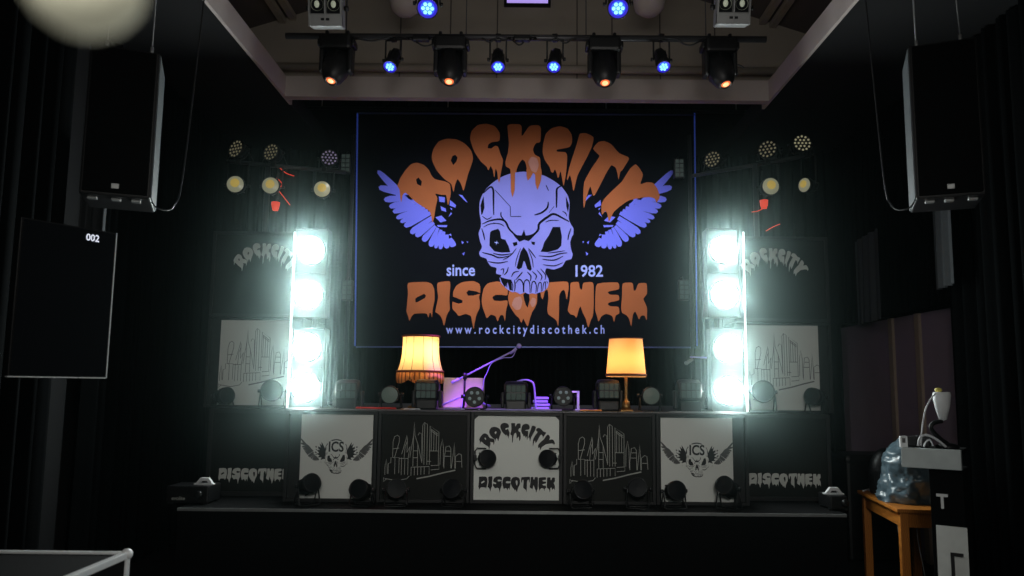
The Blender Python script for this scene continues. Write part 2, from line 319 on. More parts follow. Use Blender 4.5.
WING_R = [mir(p) for p in WING]; TUFT_R = [mir(p) for p in TUFT]
CITY = [[(65,380),(65,330),(72,290),(78,330),(80,375)], [(85,375),(85,315),(100,310),(100,280),(110,280),(110,190),(118,160),(135,150),(148,160),(148,190),(120,285)], [(110,280),(150,280),(150,370)], [(150,285),(205,285)], [(165,280),(165,380)],
 [(165,260),(190,170),(193,150),(197,170),(197,250),(215,215),(205,285)], [(180,285),(185,215),(197,185)], [(205,285),(205,380)], [(215,280),(235,150),(238,70),(243,150),(262,200),(262,330)], [(235,150),(235,330)], [(262,200),(290,310)],
 [(262,150),(270,135),(285,140),(290,300)], [(290,300),(290,90),(300,75),(318,85),(320,320)], [(302,75),(302,320)], [(335,320),(335,95),(390,130),(390,320)], [(340,112),(385,142)], [(340,122),(385,152)], [(345,115),(345,240)], [(360,125),(360,240)], [(375,135),(375,240)], [(335,240),(390,240)], [(320,300),(345,300)],
 [(400,320),(402,220),(412,170),(420,220),(422,330)], [(425,340),(425,290),(435,215),(455,210),(465,225),(468,340)], [(430,270),(468,270)], [(435,240),(465,240)], [(470,340),(480,260),(487,190),(490,260),(492,340)], [(495,340),(495,270),(515,255),(530,260),(535,335)], [(500,300),(530,300)],
 [(225,335),(335,330),(335,375)], [(225,335),(225,385)], [(245,335),(245,382)], [(265,334),(265,380)], [(285,333),(285,378)], [(305,332),(305,376)], [(65,402),(140,412),(200,402),(215,385)], [(345,325),(395,322),(395,345),(345,350)], [(235,240),(262,240)], [(235,280),(262,280)], [(110,230),(148,225)], [(125,285),(125,375)], [(185,290),(185,378)], [(60,395),(58,420),(75,405)]]
ROAD = [(260,401),(340,386),(420,366),(495,350)]
def cityline(w=3.2):
    P = []
    for l in CITY: P += stroke(l, w)
    return P + stroke(ROAD, w * 2.2)

def union(pos, neg=()):
    """2-D boolean: area of pos minus neg -> (verts, faces)"""
    V = []; Fc = []
    for p in list(pos) + list(neg):
        if sum(p[i-1][0]*p[i][1]-p[i][0]*p[i-1][1] for i in range(len(p))) < 0: p = p[::-1]
        o = len(V); V += [Vector((x, y)) for x, y in p]; Fc.append(list(range(o, o + len(p))))
    npz = len(pos)
    ov, oe, of, vi, ei, fi = geometry.delaunay_2d_cdt(V, [], Fc, 1, 1e-5, True)
    keep = [f for f, src in zip(of, fi) if any(i < npz for i in src) and not any(i >= npz for i in src)]
    return ov, keep
def raw(polys):
    V = []; Fs = []
    for p in polys: Fs.append(list(range(len(V), len(V) + len(p)))); V += [Vector((x, y)) for x, y in p]
    return V, Fs
def put(mb, vf, fn, mi):
    """place flat art; fn maps 2-D art coordinates to 3-D"""
    vs, fs = vf
    pts = [fn(v.x, v.y) for v in vs]; out = []
    if len(fs) > 1 and all(f[0] == i0 for f, i0 in zip(fs, [sum(len(g) for g in fs[:k]) for k in range(len(fs))])) and sum(len(f) for f in fs) == len(pts):
        for k, f in enumerate(fs):
            for i in f: pts[i] = pts[i] + Vector((0, -.00012 * (k % 7), 0))
    for f in fs:
        a, b, c = [pts[i] for i in f[:3]]
        n = (b - a).cross(c - a)
        out.append(f if n.y < 0 else f[::-1])
    mb.add(pts, out, mi)
def text_vf(body, bold=0.0, space=1.0):
    cu = bpy.data.curves.new('t', 'FONT'); cu.body = body; cu.offset = bold; cu.space_character = space; cu.resolution_u = 3
    ob = bpy.data.objects.new('t', cu); COL.objects.link(ob)
    dg = bpy.context.evaluated_depsgraph_get(); dg.update(); me = bpy.data.meshes.new_from_object(ob.evaluated_get(dg))
    vs = [Vector((v.co.x, v.co.y)) for v in me.vertices]; fs = [list(p.vertices) for p in me.polygons]
    bpy.data.objects.remove(ob); bpy.data.meshes.remove(me); bpy.data.curves.remove(cu)
    x0 = min(v.x for v in vs); x1 = max(v.x for v in vs); y0 = min(v.y for v in vs); y1 = max(v.y for v in vs)
    return [Vector(((v.x - x0) / (x1 - x0), (v.y - y0) / (y1 - y0))) for v in vs], fs
V_ROCK = union([soften(p) for p in ROCK], ROCKH); V_DISC = union([soften(p) for p in DISC], DISCH)
V_SKULL = union([soften(SKULL)]); V_FEAT = raw(FEAT + STR); V_WING = raw(WING + WING_R); V_TUFT = union(TUFT + TUFT_R)
V_CITY = raw(cityline())

# ------------------------------------------------------------------ key planes
HG, HZD, HZS = .86, .095, .55     # haze: forward scatter, density, spread
YB = 6.5           # front of the inner row of display boxes
ZS = UZ(517, 504, YB)          # stage floor
ZD = UZ(517, 412.5, YB)        # top of the podium boxes
YE = 6.15          # stage front edge
YBAN = 9.0
YBEAM = 7.6
XL, XR = -3.75, 4.0
YW = 9.9
ZC = 5.2

# ------------------------------------------------------------------ setting
mb = MB(); mb.box((0.1, 4.0, -.05), (8.2, 12.2, .1)); struct('floor', mb, 'floor')
mb = MB(); mb.box((0.1, YW + .05, 2.9), (8.2, .1, 5.8)); struct('wall_back', mb, 'walld')
mb = MB(); mb.box((0.1, -1.95, 2.9), (8.2, .1, 5.8)); struct('wall_front', mb, 'walld')
mb = MB(); mb.box((XL - .05, 4, 2.9), (.1, 12, 5.8)); struct('wall_left', mb, 'walld')
mb = MB(); mb.box((XR + .05, 4, 2.9), (.1, 12, 5.8)); struct('wall_right', mb, 'walld')
# paneled lower part of right wall with battens
zt = 2.42
mb = MB(); mb.box((XR - .03, 7.2, zt / 2), (.06, 5.4, zt)); struct('wall_right_panelling', mb, 'wallr')
for i, (px, py) in enumerate([(893, 350), (920, 350)]):
    Yp = None
    for k in range(400):
        y = 5 + k * .012
        if UX(px, py, y) >= XR - .07: Yp = y; break
    mb = MB(); mb.box((XR - .075, Yp, zt / 2), (.03, .085, zt)); struct('trim_%d' % (i + 1), mb, 'batten')
# stage
xs0 = UX(178, 508, YE); xs1 = UX(846, 514, YE)
mb = MB(); mb.box(((xs0 + xs1) / 2, (YE + YW) / 2, ZS / 2), (xs1 - xs0, YW - YE, ZS)); struct('stage', mb, 'matte')
mb = MB(); mb.box(((xs0 + xs1) / 2, YE - .008, ZS - .012), (xs1 - xs0, .016, .022)); struct('trim_3', mb, 'edge_shelf')
# ceiling recess: back beam, two side beams, gable wall, sloped roof
bl = U(285, 97, YBEAM); br = U(769, 100, YBEAM); zb = (bl.z + br.z) / 2; zt2 = zb + 22 / F * YBEAM
mb = MB(); mb.box(((bl.x + br.x) / 2, YBEAM + .05, (zb + zt2) / 2), (br.x - bl.x, .10, zt2 - zb)); struct('trim_4', mb, 'beam')
for n, x in ((5, bl.x), (6, br.x)):
    sx = -.015 if n == 5 else .015
    mb = MB(); mb.box((x + sx, (YBEAM + .24 - 1.9) / 2, (zb + zt2) / 2), (.03, YBEAM + .24 + 1.9, zt2 - zb)); struct('trim_%d' % n, mb, 'beam')
mb = MB(); zp7 = UZ(526, 69, YBEAM + .30); mb.tube([(bl.x - .3, YBEAM + .30, zp7), (br.x + .3, YBEAM + .30, zp7)], .045, seg=12); struct('trim_7', mb, 'gable')
YG = YBEAM + .42
ge = U(258, 26, YG); gr = U(305, 12, YG); slope = (gr.z - ge.z) / (gr.x - ge.x); xm = (bl.x + br.x) / 2
zap = ge.z + slope * (xm - ge.x); ze = ge.z - slope * (ge.x - UX(246, 26, YG))
mb = MB(); a = UX(246, 26, YG); b = 2 * xm - a
mb.add([(a, YG, zt2), (b, YG, zt2), (b, YG, ze), (xm, YG, zap), (a, YG, ze), (a, YG + .1, zt2), (b, YG + .1, zt2), (b, YG + .1, ze), (xm, YG + .1, zap), (a, YG + .1, ze)],
       [(0, 1, 2, 3, 4), (9, 8, 7, 6, 5), (0, 5, 6, 1), (1, 6, 7, 2), (2, 7, 8, 3), (3, 8, 9, 4), (4, 9, 5, 0)])
struct('wall_gable', mb, 'gable'); a0_, b0_ = a, b
n = 8
for px in (345, 400, 450, 497, 577, 612, 660, 715):
    mb = MB(); x = UX(px, 55, YG); zz_ = min(ze + slope * (x - a), ze + slope * (b - x)); mb.box((x, YG - .004, (zt2 + zz_) / 2), (.012, .012, zz_ - zt2 - .06)); struct('trim_%d' % n, mb, 'rafter'); n += 1
for s in (0, 1):
    x0, x1 = (a, xm) if s == 0 else (b, xm)
    mb = MB(); mb.add([(x0, -1.9, ze), (x1, -1.9, zap), (x1, YG + .1, zap), (x0, YG + .1, ze), (x0, -1.9, ze + .1), (x1, -1.9, zap + .1), (x1, YG + .1, zap + .1), (x0, YG + .1, ze + .1)],
                      [(0, 1, 2, 3), (7, 6, 5, 4), (0, 4, 5, 1), (1, 5, 6, 2), (2, 6, 7, 3), (3, 7, 4, 0)])
    struct('ceiling_slope_' + ('left', 'right')[s], mb, 'rafter')
    for (p0, ry) in (((271, 8), .0), ((281, 20), 0)):
        x = UX(p0[0], p0[1], YG - .4) if s == 0 else a + b - UX(p0[0], p0[1], YG - .4)
        zr = min(ze + slope * (x - a), ze + slope * (b - x)) - .03
        mb = MB(); mb.box((x, (YG - 1.9) / 2, zr), (.07, YG + 1.9, .06)); struct('trim_%d' % n, mb, 'gable'); n += 1
for s in (0, 1):
    x0, x1 = (XL, bl.x - .03) if s == 0 else (br.x + .03, XR)
    mb = MB(); mb.box(((x0 + x1) / 2, 4, zb + .12), (x1 - x0, 12, .2)); struct('ceiling_' + ('left', 'right')[s], mb, 'walld')
mb = MB(); mb.box(((bl.x + br.x) / 2, (YG + .1 + YW) / 2, zb + 1.05), (b0_ - a0_, YW - YG - .1, .2)); struct('ceiling_back', mb, 'walld')
for s in (0, 1):   # closing sides above flat ceiling
    x = a - .05 if s == 0 else b + .05
    mb = MB(); mb.box((x, (YG - 1.9) / 2, (zb + .2 + ze + .1) / 2), (.1, YG + 1.9, max(.05, ze - zb - .1))); struct('wall_recess_' + ('left', 'right')[s], mb, 'gable')

def curtain(label, x0, x1, y0, y1, z0, z1, m, folds, amp, cat='curtain', name='stage_curtain', group=None):
    mb = MB(); n = folds * 8; vs = []; fs = []
    d = Vector((x1 - x0, y1 - y0, 0)); nn = Vector((-d.y, d.x, 0)).normalized()
    for i in range(n + 1):
        t = i / n; o = nn * (amp * math.sin(2 * PI * folds * t) + amp * .4 * math.sin(2 * PI * folds * 1.7 * t + 1))
        for k in range(5):
            h = k / 4; p = Vector((x0, y0, 0)) + d * t + o * (1.15 - .35 * h); vs.append((p.x, p.y, z0 + (z1 - z0) * h))
    for i in range(n):
        for k in range(4): fs.append((i * 5 + k, (i + 1) * 5 + k, (i + 1) * 5 + k + 1, i * 5 + k + 1))
    mb.add(vs, fs, 0, True)
    return tag(mb.build(name, m), label, cat, group)
curtain('plain black drape hanging behind the left stack of display boxes', XL + .1, -2.05, 9.3, 9.55, .03, zb, 'drape', 14, .06)
curtain('plain black drape hanging behind the right stack of display boxes', 2.1, XR - .12, 9.55, 9.3, .03, zb, 'drape', 14, .06)
curtain('wide black backdrop curtain behind the skull banner', -2.05, 2.1, 9.72, 9.72, ZD, zb + .9, 'drape', 24, .05)
curtain('black side drape covering the upper right wall above purple panelling', XR - .16, XR - .16, 6.8, 9.2, zt + .02, zb, 'drape', 22, .04)
curtain('black side drape on the left wall behind hanging speaker', XL + .12, XL + .12, 6.3, 9.2, .02, zb, 'drape', 18, .05)
curtain('plain black drape hanging full height along the right wall behind the desk', XR - .2, XR - .2, 4.2, 6.72, .02, zb, 'drape', 16, .05)
curtain('plain black drape hanging full height along the left wall behind the numbered screen', XL + .2, XL + .2, 2.5, 5.7, .02, zb, 'drape', 18, .05)
curtain('short grey cloth hanging over black drape near the right boxes', 3.66, 3.74, 7.75, 8.5, 2.38, UZ(872, 235, 8.1), 'greydrape', 4, .025, name='hanging_cloth')
curtain('grey cloth strip hanging below the right speaker', 3.60, 3.68, 6.3, 6.72, UZ(938, 288, 6.6), UZ(938, 195, 6.6), 'greydrape', 3, .02, name='hanging_cloth')
curtain('dark grey cloth hanging behind the numbered screen at left', UX(80, 200, 5.75), UX(107, 200, 5.8), 5.75, 5.8, 1.85, UZ(92, 150, 5.7), 'greydrape', 3, .02, name='hanging_cloth')

# ------------------------------------------------------------------ big banner
bx0 = U(357, 113, YBAN); bx1 = U(695, 347, YBAN)
def onban(dy): return lambda x, y: U(x, y, YBAN - dy)
ban = thing('hanging_banner', 'huge black banner with winged skull, orange dripping letters and web address', 'banner', ((bx0.x + bx1.x) / 2, YBAN, bx1.z))
mb = MB(); nx, nz_ = 24, 10; vs = []; fs = []
for i in range(nx + 1):
    for k in range(nz_ + 1):
        x = 358 + (694 - 358) * i / nx; y = 113.5 + (346.5 - 113.5) * k / nz_; vs.append(U(x, y, YBAN))
for i in range(nx):
    for k in range(nz_): q = i * (nz_ + 1) + k; fs.append((q, q + 1, q + nz_ + 2, q + nz_ + 1))
mb.add(vs, fs, 0)
put(mb, V_WING, onban(.004), 5)
put(mb, V_ROCK, onban(.006), 2); put(mb, V_DISC, onban(.006), 2)
put(mb, V_SKULL, onban(.009), 1); put(mb, V_FEAT, onban(.012), 0)
# drips of the K run over the skull brow
kd = [zz(480,115,6.4,p) for p in ([(195,340),(225,340),(222,480),(208,527),(198,490)], [(298,345),(392,345),(395,370),(390,420),(368,480),(355,440),(352,380),(340,370),(325,400),(305,420),(298,390)], [(110,345),(135,345),(128,410),(122,435),(115,410)])]
put(mb, union(kd), onban(.015), 2)
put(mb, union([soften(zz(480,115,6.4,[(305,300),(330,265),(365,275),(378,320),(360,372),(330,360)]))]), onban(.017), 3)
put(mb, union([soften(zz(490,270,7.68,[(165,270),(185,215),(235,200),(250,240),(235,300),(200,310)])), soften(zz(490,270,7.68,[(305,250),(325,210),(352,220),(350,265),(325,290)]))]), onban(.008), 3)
sp = zz(*k2, [(178,104)])[0]
put(mb, union([[(sp[0] + (2.6 if i % 2 == 0 else .6) * math.cos(PI * i / 4 + .2), sp[1] + (2.6 if i % 2 == 0 else .6) * math.sin(PI * i / 4 + .2)) for i in range(8)]]), onban(.014), 4)
def tx(body, x0, x1, ytop, ybot, bold, space=1.0, mi=4):
    vs, fs = text_vf(body, bold, space)
    put(mb, (vs, fs), lambda u, v: U(x0 + (x1 - x0) * u, ybot + (ytop - ybot) * v, YBAN - .006), mi)
tx('since', 446.5, 475, 264.5, 276, .018, 1.0)
tx('1982', 575.5, 603, 265, 277, .018, 1.0)
tx('www.rockcitydiscothek.ch', 446, 604.5, 325, 336.5, .018, 1.55)
cl = mb.build('printed_cloth', ['banner', 'lav', 'orange', 'orange_shine', 'lav2', 'bluelit_wing'])
cl.parent = ban; cl.matrix_parent_inverse = Matrix.Translation(-ban.location)
def keep_world(o, par): o.parent = par; o.matrix_parent_inverse = par.matrix_basis.inverted() if False else Matrix.LocRotScale(par.location, par.rotation_euler, (1, 1, 1)).inverted()
for (p, q, r, m) in (((357.5, 113), (355, 346), .010, 'hem_bluelight'), ((694.5, 113), (697, 346), .009, 'hem_bluelight'), ((356, 347), (696, 347.5), .009, 'hemgrey'), ((357.5, 113), (694.5, 115), .012, 'hemgrey')):
    mb = MB(); mb.tube([U(*p, YBAN - .012), U(*q, YBAN - .012)], r); keep_world(tag(mb.build('hem', m), 'hem painted as blue-lit' if m == 'hem_bluelight' else None), ban)
# pipe carrying the banner + suspension wires
mb = MB(); p0 = U(288, 112, YBAN + .05); p1 = U(762, 115, YBAN + .05); zp = U(526, 110, YBAN + .05).z
pipe = thing('banner_pipe', 'thin dark pipe the skull banner hangs from', 'pipe', ((p0.x + p1.x) / 2, YBAN + .05, zp))
mb.tube([(p0.x, YBAN + .05, zp), (p1.x, YBAN + .05, zp)], .022); keep_world(mb.build('tube', 'steel'), pipe)
for px in (322, 448, 606, 736):
    x = UX(px, 105, YBAN + .05); mb = MB(); mb.tube([(x, YBAN + .05, zp), (x, YBAN + .05, zb + .95)], .006, seg=6); keep_world(mb.build('suspension_wire', 'silver'), pipe)

# ------------------------------------------------------------------ display boxes
def display_box(label, xc, w, yf, z0, h, white, art, depth=.75, group=None, rim=.035, rimz=None, xoff=0, chamfer=False):
    rimz = rim if rimz is None else rimz; rimx = rim; rim = min(rim, rimz, .035)
    t = thing('display_box', label, 'display box', (xc, yf, z0), 0, group)
    mb = MB()
    # carcass with a raised rim around the front
    mb.box((0, depth / 2 + .02, h / 2), (w, depth - .04, h - .004), 0, .006)
    for s in (-1, 1): mb.box((s * (w / 2 - rim / 2), .01, h / 2), (rim, .035, h - .004), 0, .004)
    for zc in (rim / 2 + .002, h - rim / 2 - .002): mb.box((0, .01, zc), (w - 2 * rim, .035, rim), 0, .004)
    mb.build('carcass', 'black', t)
    mb = MB(); pw, ph = w - 2 * rimx, h - 2 * rimz
    x0, x1, q0, q1 = -pw / 2 + xoff, pw / 2 + xoff, rimz, h - rimz
    if chamfer: c = .035; P = [(x0, q0), (x1, q0), (x1, q1 - c), (x1 - c, q1), (x0 + c, q1), (x0, q1 - c)]
    else: P = [(x0, q0), (x1, q0), (x1, q1), (x0, q1)]
    mb.add([(x, .012, z) for x, z in P] + [(x, .0185, z) for x, z in P], [list(range(len(P))), list(range(len(P), 2 * len(P)))[::-1]] + [(i, i + len(P), (i + 1) % len(P) + len(P), (i + 1) % len(P)) for i in range(len(P))], 0)
    ink = 1
    for vf, (u0, v0, u1, v1), (a0, b0, a1, b1), mi, lift in art:   # source rect in art units -> rect on panel (fractions, v up)
        def fn(x, y, u0=u0, v0=v0, u1=u1, v1=v1, a0=a0, b0=b0, a1=a1, b1=b1, lift=lift):
            fx = (x - u0) / (u1 - u0); fy = (y - v0) / (v1 - v0)
            return Vector((x0 + pw * (a0 + (a1 - a0) * fx), .012 - .0015 * lift, q1 - ph * (b0 + (b1 - b0) * fy)))
        put(mb, vf, fn, mi)
    mats = ['panel_white', 'ink_black', 'ink_grey', 'panel_white'] if white else ['panel_black', 'ink_white', 'ink_line', 'panel_black']
    mb.build('front_panel', mats, t)
    return t
A_ROCK = (V_ROCK, (397, 122, 661, 224), (.055, .08, .955, .415), 1, 1)
A_DISC = (V_DISC, (406, 281, 647.5, 329), (.055, .72, .955, .915), 1, 1)
A_CITYD = (V_CITY, (40, 40, 560, 520), (.0, .02, 1.0, 1.0), 2, 1)
A_CITYW = (V_CITY, (60, 70, 540, 400), (.01, .09, 1.02, .76), 2, 1)
rs = (378, 160, 672, 300)
# source rect spans the whole winged skull; placed like on the white panels
SKP = (.0, .26, 1.0, .73)
A_SK = [(V_WING, rs, SKP, 2, 1), (V_TUFT, rs, SKP, 1, 1.5), (V_SKULL, rs, SKP, 1, 2), (V_SKULL, (378 - 3.4, 160 - 5, 672 + 3.0, 300 + 4.0), SKP, 3, 2.6), (V_FEAT, rs, SKP, 1, 3.4)]
# carve a clean forehead and letter it
ICS = text_vf('ICS', .025)
FH = union([[(490, 178), (562, 178), (562, 224), (490, 224)]])
A_SK += [(FH, rs, SKP, 3, 4.2), (ICS, (0, 1, 1, 0), (.395, .325, .605, .45), 1, 5)]
ix = [UX(284 + (749 - 284) / 5 * i, 458, YB) for i in range(6)]
hb = ZD - ZS
inner = [('white display box with black winged skull on the lower left', True, A_SK), ('black display box with pale city skyline, left of the central white box', False, [A_CITYD]),
         ('central white display box reading ROCKCITY over DISCOTHEK', True, [A_ROCK, A_DISC]), ('black display box with pale city skyline, right of the central white box', False, [A_CITYD]),
         ('white display box with black winged skull on the lower right', True, A_SK)]
for i, (lb, wh, art) in enumerate(inner):
    w = ix[i + 1] - ix[i]
    display_box(lb, (ix[i] + ix[i + 1]) / 2, w - .006, YB, ZS, hb, wh, art, rim=.085 if wh and i != 2 else .03, rimz=.028, xoff={0: .044, 4: -.044}.get(i, 0), chamfer=(i == 2))
YO1, YO2 = 6.8, 7.05
for s, (p0, p1, q0, q1) in enumerate([(207, 303, 206, 302), (733, 831, 735, 832)]):
    side = ('left', 'right')[s]
    xa, xb = UX(p0, 455, YO1), UX(p1, 455, YO1)
    xa, xb = (xa, ix[0] - .004) if s == 0 else (ix[5] + .004, xb)
    display_box('black display box reading DISCOTHEK at the bottom of the %s stack' % side, (xa + xb) / 2, xb - xa, YO1, ZS, hb, False, [A_DISC[:2] + ((.10 if s == 0 else .06, .70, 1.0 if s == 0 else .92, .90),) + A_DISC[3:]], depth=1.0)
    xa, xb = UX(q0, 365, YO2), UX(q1, 365, YO2)
    z1 = UZ(517, 320, YO2); z2 = UZ(517, 234, YO2)
    display_box('white display box with dark city skyline in the middle of the %s stack' % side, (xa + xb) / 2, xb - xa, YO2, ZD + .001, z1 - ZD - .002, True, [A_CITYW], rim=.115, rimz=.022)
    display_box('black display box reading ROCKCITY on top of the %s stack' % side, (xa + xb) / 2, xb - xa, YO2, z1 + .001, z2 - z1, False, [A_ROCK[:2] + ((.20 if s == 0 else .06, .10, .97 if s == 0 else .82, .47),) + A_ROCK[3:]], rim=.03)
# podium deck behind the boxes
mb = MB(); mb.box(((ix[0] + ix[5]) / 2, (YB + .76 + 9.5) / 2, ZS + hb / 2), (ix[5] - ix[0], 9.5 - YB - .76, hb)); struct('podium', mb, 'deck')
mb = MB(); mb.box(((ix[0] + ix[5]) / 2, YB + .40, ZD + .006), (ix[5] - ix[0], .80, .012), 0, .003); tag(mb.build('shelf_board', 'deck'), 'long dark board lying along the top of the lower boxes', 'board')
ZD2 = ZD + .0125
# edge profiles beside the blinder towers, their brightness painted on as emission
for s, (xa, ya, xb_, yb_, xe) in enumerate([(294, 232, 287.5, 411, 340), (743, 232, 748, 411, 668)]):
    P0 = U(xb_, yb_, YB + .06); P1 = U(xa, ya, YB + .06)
    t = thing('corner_profile', 'thin white upright edge strip with painted-on glow beside the %s blinder lamps' % ('left', 'right')[s], 'edge strip', (P0.x, YB + .06, ZD2))
    mb = MB(); mb.box(((P0.x + P1.x) / 2 - P0.x, 0, (P1.z - ZD2) / 2), (.012, .016, P1.z - ZD2)); mb.build('upright', 'edge_glow', t)
    X2 = UX(xe, 412, YB + .06); mb = MB(); mb.box(((X2 - P0.x) / 2, -.045, .006), (abs(X2 - P0.x), .012, .009)); mb.build('foot_rail', 'edge_shelf', t)

# ------------------------------------------------------------------ fixtures
def rotm(yaw, pitch): return Matrix.Rotation(yaw, 4, 'Z') @ Matrix.Rotation(pitch, 4, 'X')
def can_profile(R, L): return [(R * .35, -L * .55), (R * .72, -L * .5), (R * .86, -L * .25), (R * .9, L * .1), (R, L * .18), (R, L * .5), (R * .93, L * .5), (R * .9, L * .42)]
def lens_into(t, style, R, L, xf):
    """lens parts; front is -Y"""
    if style == 'dots':   # seven LED dots
        mb = MB(); mb.xf = xf; mb.lathe([(R * .92, L * .43), (0, L * .43)], seg=24, axis='Y', cap=False); mb.build('lens_plate', 'fixture', t)
        mb = MB(); mb.xf = xf
        for k in range(5):
            a = 2 * PI * k / 5 + PI / 2 * 3; mb.lathe([(R * .17, L * .46), (R * .15, L * .50), (0, L * .51)], seg=10, axis='Y', c=(R * .5 * math.cos(a), 0, R * .5 * math.sin(a)))
        mb.build('lens', 'dot', t)
    elif style == 'blue':
        mb = MB(); mb.xf = xf; mb.lathe([(R * .97, L * .46), (R * .66, L * .44)], seg=24, axis='Y', cap=False); mb.lathe([(R * .68, L * .43), (0, L * .43)], 1, seg=20, axis='Y', cap=False); mb.build('lens_plate', ['led_rim', 'led_blue'], t)
        mb = MB(); mb.xf = xf
        for k in range(7):
            a = 2 * PI * k / 6; rr = 0 if k == 6 else R * .42
            mb.lathe([(R * .19, L * .46), (R * .15, L * .50), (0, L * .51)], seg=10, axis='Y', c=(rr * math.cos(a), 0, rr * math.sin(a)))
        mb.build('lens', 'led_cyan', t)
    elif style == 'frost':
        mb = MB(); mb.xf = xf; mb.lathe([(R * .93, L * .46), (R * .5, L * .50), (0, L * .52)], seg=24, axis='Y', cap=False); mb.build('lens', 'frost', t)
    elif style == 'warm':
        mb = MB(); mb.xf = xf; mb.lathe([(R * .93, L * .46), (R * .5, L * .55), (0, L * .58)], seg=24, axis='Y', cap=False); mb.lathe([(R * .5, L * .58), (0, L * .62)], 1, seg=14, axis='Y', cap=False, c=(.0, 0, R * .12)); mb.build('lens', ['warmlens', 'warmcore'], t)
    elif style in ('pixel', 'pixel_v', 'pixel_b'):
        mb = MB(); mb.xf = xf; mb.lathe([(R * .95, L * .43), (0, L * .43)], seg=24, axis='Y', cap=False); mb.build('lens_plate', 'fixture', t)
        mb = MB(); mb.xf = xf
        for ring, cnt in ((0, 1), (.40, 6), (.78, 12)):
            for k in range(cnt):
                a = 2 * PI * k / cnt; mb.lathe([(R * .125, L * .45), (R * .10, L * .50), (0, L * .51)], seg=8, axis='Y', c=(R * ring * math.cos(a), 0, R * ring * math.sin(a)))
        mb.build('lens', style, t)
    else:
        mb = MB(); mb.xf = xf; mb.lathe([(R * .92, L * .42), (0, L * .45)], seg=24, axis='Y', cap=False); mb.build('lens', 'glassdark', t)

def par(name, label, p, R=.085, L=.17, style='dark', yaw=0, pitch=0, mount='floor', group=None, cat='spotlight', hgt=None):
    """can light; p = centre of the can in the world; front looks to -Y, pitch<0 tips it down"""
    p = Vector(p)
    h = (hgt if hgt is not None else R * 1.25)
    base = p - Vector((0, 0, h)) if mount == 'floor' else p + Vector((0, 0, h)) if mount == 'hang' else p + (Vector((h, 0, 0)) if mount == 'sider' else Vector((-h, 0, 0)))
    t = thing(name, label, cat, base, 0, group); c = p - base
    xf = Matrix.Translation(c) @ rotm(yaw, pitch)
    mb = MB(); mb.xf = xf; mb.lathe(can_profile(R, L), seg=24, axis='Y')
    for k in range(8):
        a = 2 * PI * k / 8; mb.box((R * .88 * math.cos(a), L * .22, R * .88 * math.sin(a)), (R * .1, L * .4, R * .1), 0)
    mb.build('housing', 'fixture', t)
    lens_into(t, style, R, L, xf)
    mb = MB(); mb.xf = Matrix.Rotation(yaw, 4, 'Z') if mount in ('floor', 'hang') else Matrix.Identity(4)
    rr = R * 1.13; w = .006
    if mount == 'floor':
        for dy, in ((-R * .55,), (R * .75,)):
            mb.tube([(-rr, 0, c.z), (-rr * 1.02, dy, .012), (-rr * .8, dy * 1.1, w), (rr * .8, dy * 1.1, w), (rr * 1.02, dy, .012), (rr, 0, c.z)], w, seg=6)
    elif mount == 'hang':
        mb.tube([(-rr, 0, c.z), (-rr, 0, -R * .3), (-rr * .8, 0, -.02), (rr * .8, 0, -.02), (rr, 0, -R * .3), (rr, 0, c.z)], .008, seg=6)
        mb.box((0, 0, .0), (.05, .05, .065), 0, .01)
    else:
        sg = 1 if mount == 'sider' else -1
        mb.tube([(c.x, 0, rr), (-sg * R * .4, .02, rr), (-sg * .012, .03, rr * .7), (-sg * .012, .03, -rr * .7), (-sg * R * .4, .02, -rr), (c.x, 0, -rr)], w, seg=6)
        mb.box((-sg * .012, .05, 0), (.024, .06, .05), 0, .006)
    mb.build('yoke', 'fixture', t)
    for s in (-1, 1):
        if mount in ('floor', 'hang'):
            mb = MB(); mb.xf = Matrix.Rotation(yaw, 4, 'Z'); mb.lathe([(.016, 0), (.016, .022), (.0, .024)], seg=10, axis='X', c=(s * rr - (0 if s > 0 else .024), 0, c.z)); mb.build('locking_knob', 'fixture', t)
    return t
def on(px, py, Y): return U(px, py, Y)
# eight pars on the stage lip in front of the boxes
YF = 6.32
for lb, px, py, yaw, pit in [('black floor spotlight leaning left in front of the lower left skull panel', 308, 485, .75, -.35), ('black floor spotlight at the bottom right corner of the lower left skull panel', 362, 490, -.25, -.25),
      ('unlit floor spotlight in front of the left dark skyline box, its left corner', 396, 490, .2, -.3), ('unlit floor spotlight in front of the left dark skyline box, its right corner', 454, 490, -.2, -.3),
      ('unlit floor spotlight in front of the right dark skyline box, its left corner', 581, 491, .2, -.3), ('unlit floor spotlight in front of the right dark skyline box, its right corner', 638, 489, -.2, -.3),
      ('black floor spotlight at the bottom left corner of the lower right skull panel', 674, 491, .15, -.2), ('black floor spotlight leaning right in front of the lower right skull panel', 728, 488, -.75, -.4)]:
    q = on(px, py, YF); hgt = q.z - ZS
    par('floor_spotlight', lb, q, .078, .16, 'dark', yaw + PI * .0, pit, 'floor', hgt=hgt)
for lb, px, py, m in [('black spotlight clamped to the left edge of the central white box', 486, 458.5, 'sidel'), ('black spotlight clamped to the right edge of the central white box', 549, 458.5, 'sider')]:
    q = on(px, py, YB - .085); xe = UX(474 if m == 'sidel' else 561, 458, YB)
    par('clamped_spotlight', lb, q, .072, .13, 'dark', .3 if m == 'sidel' else -.3, -.1, m, hgt=abs(xe - q.x))
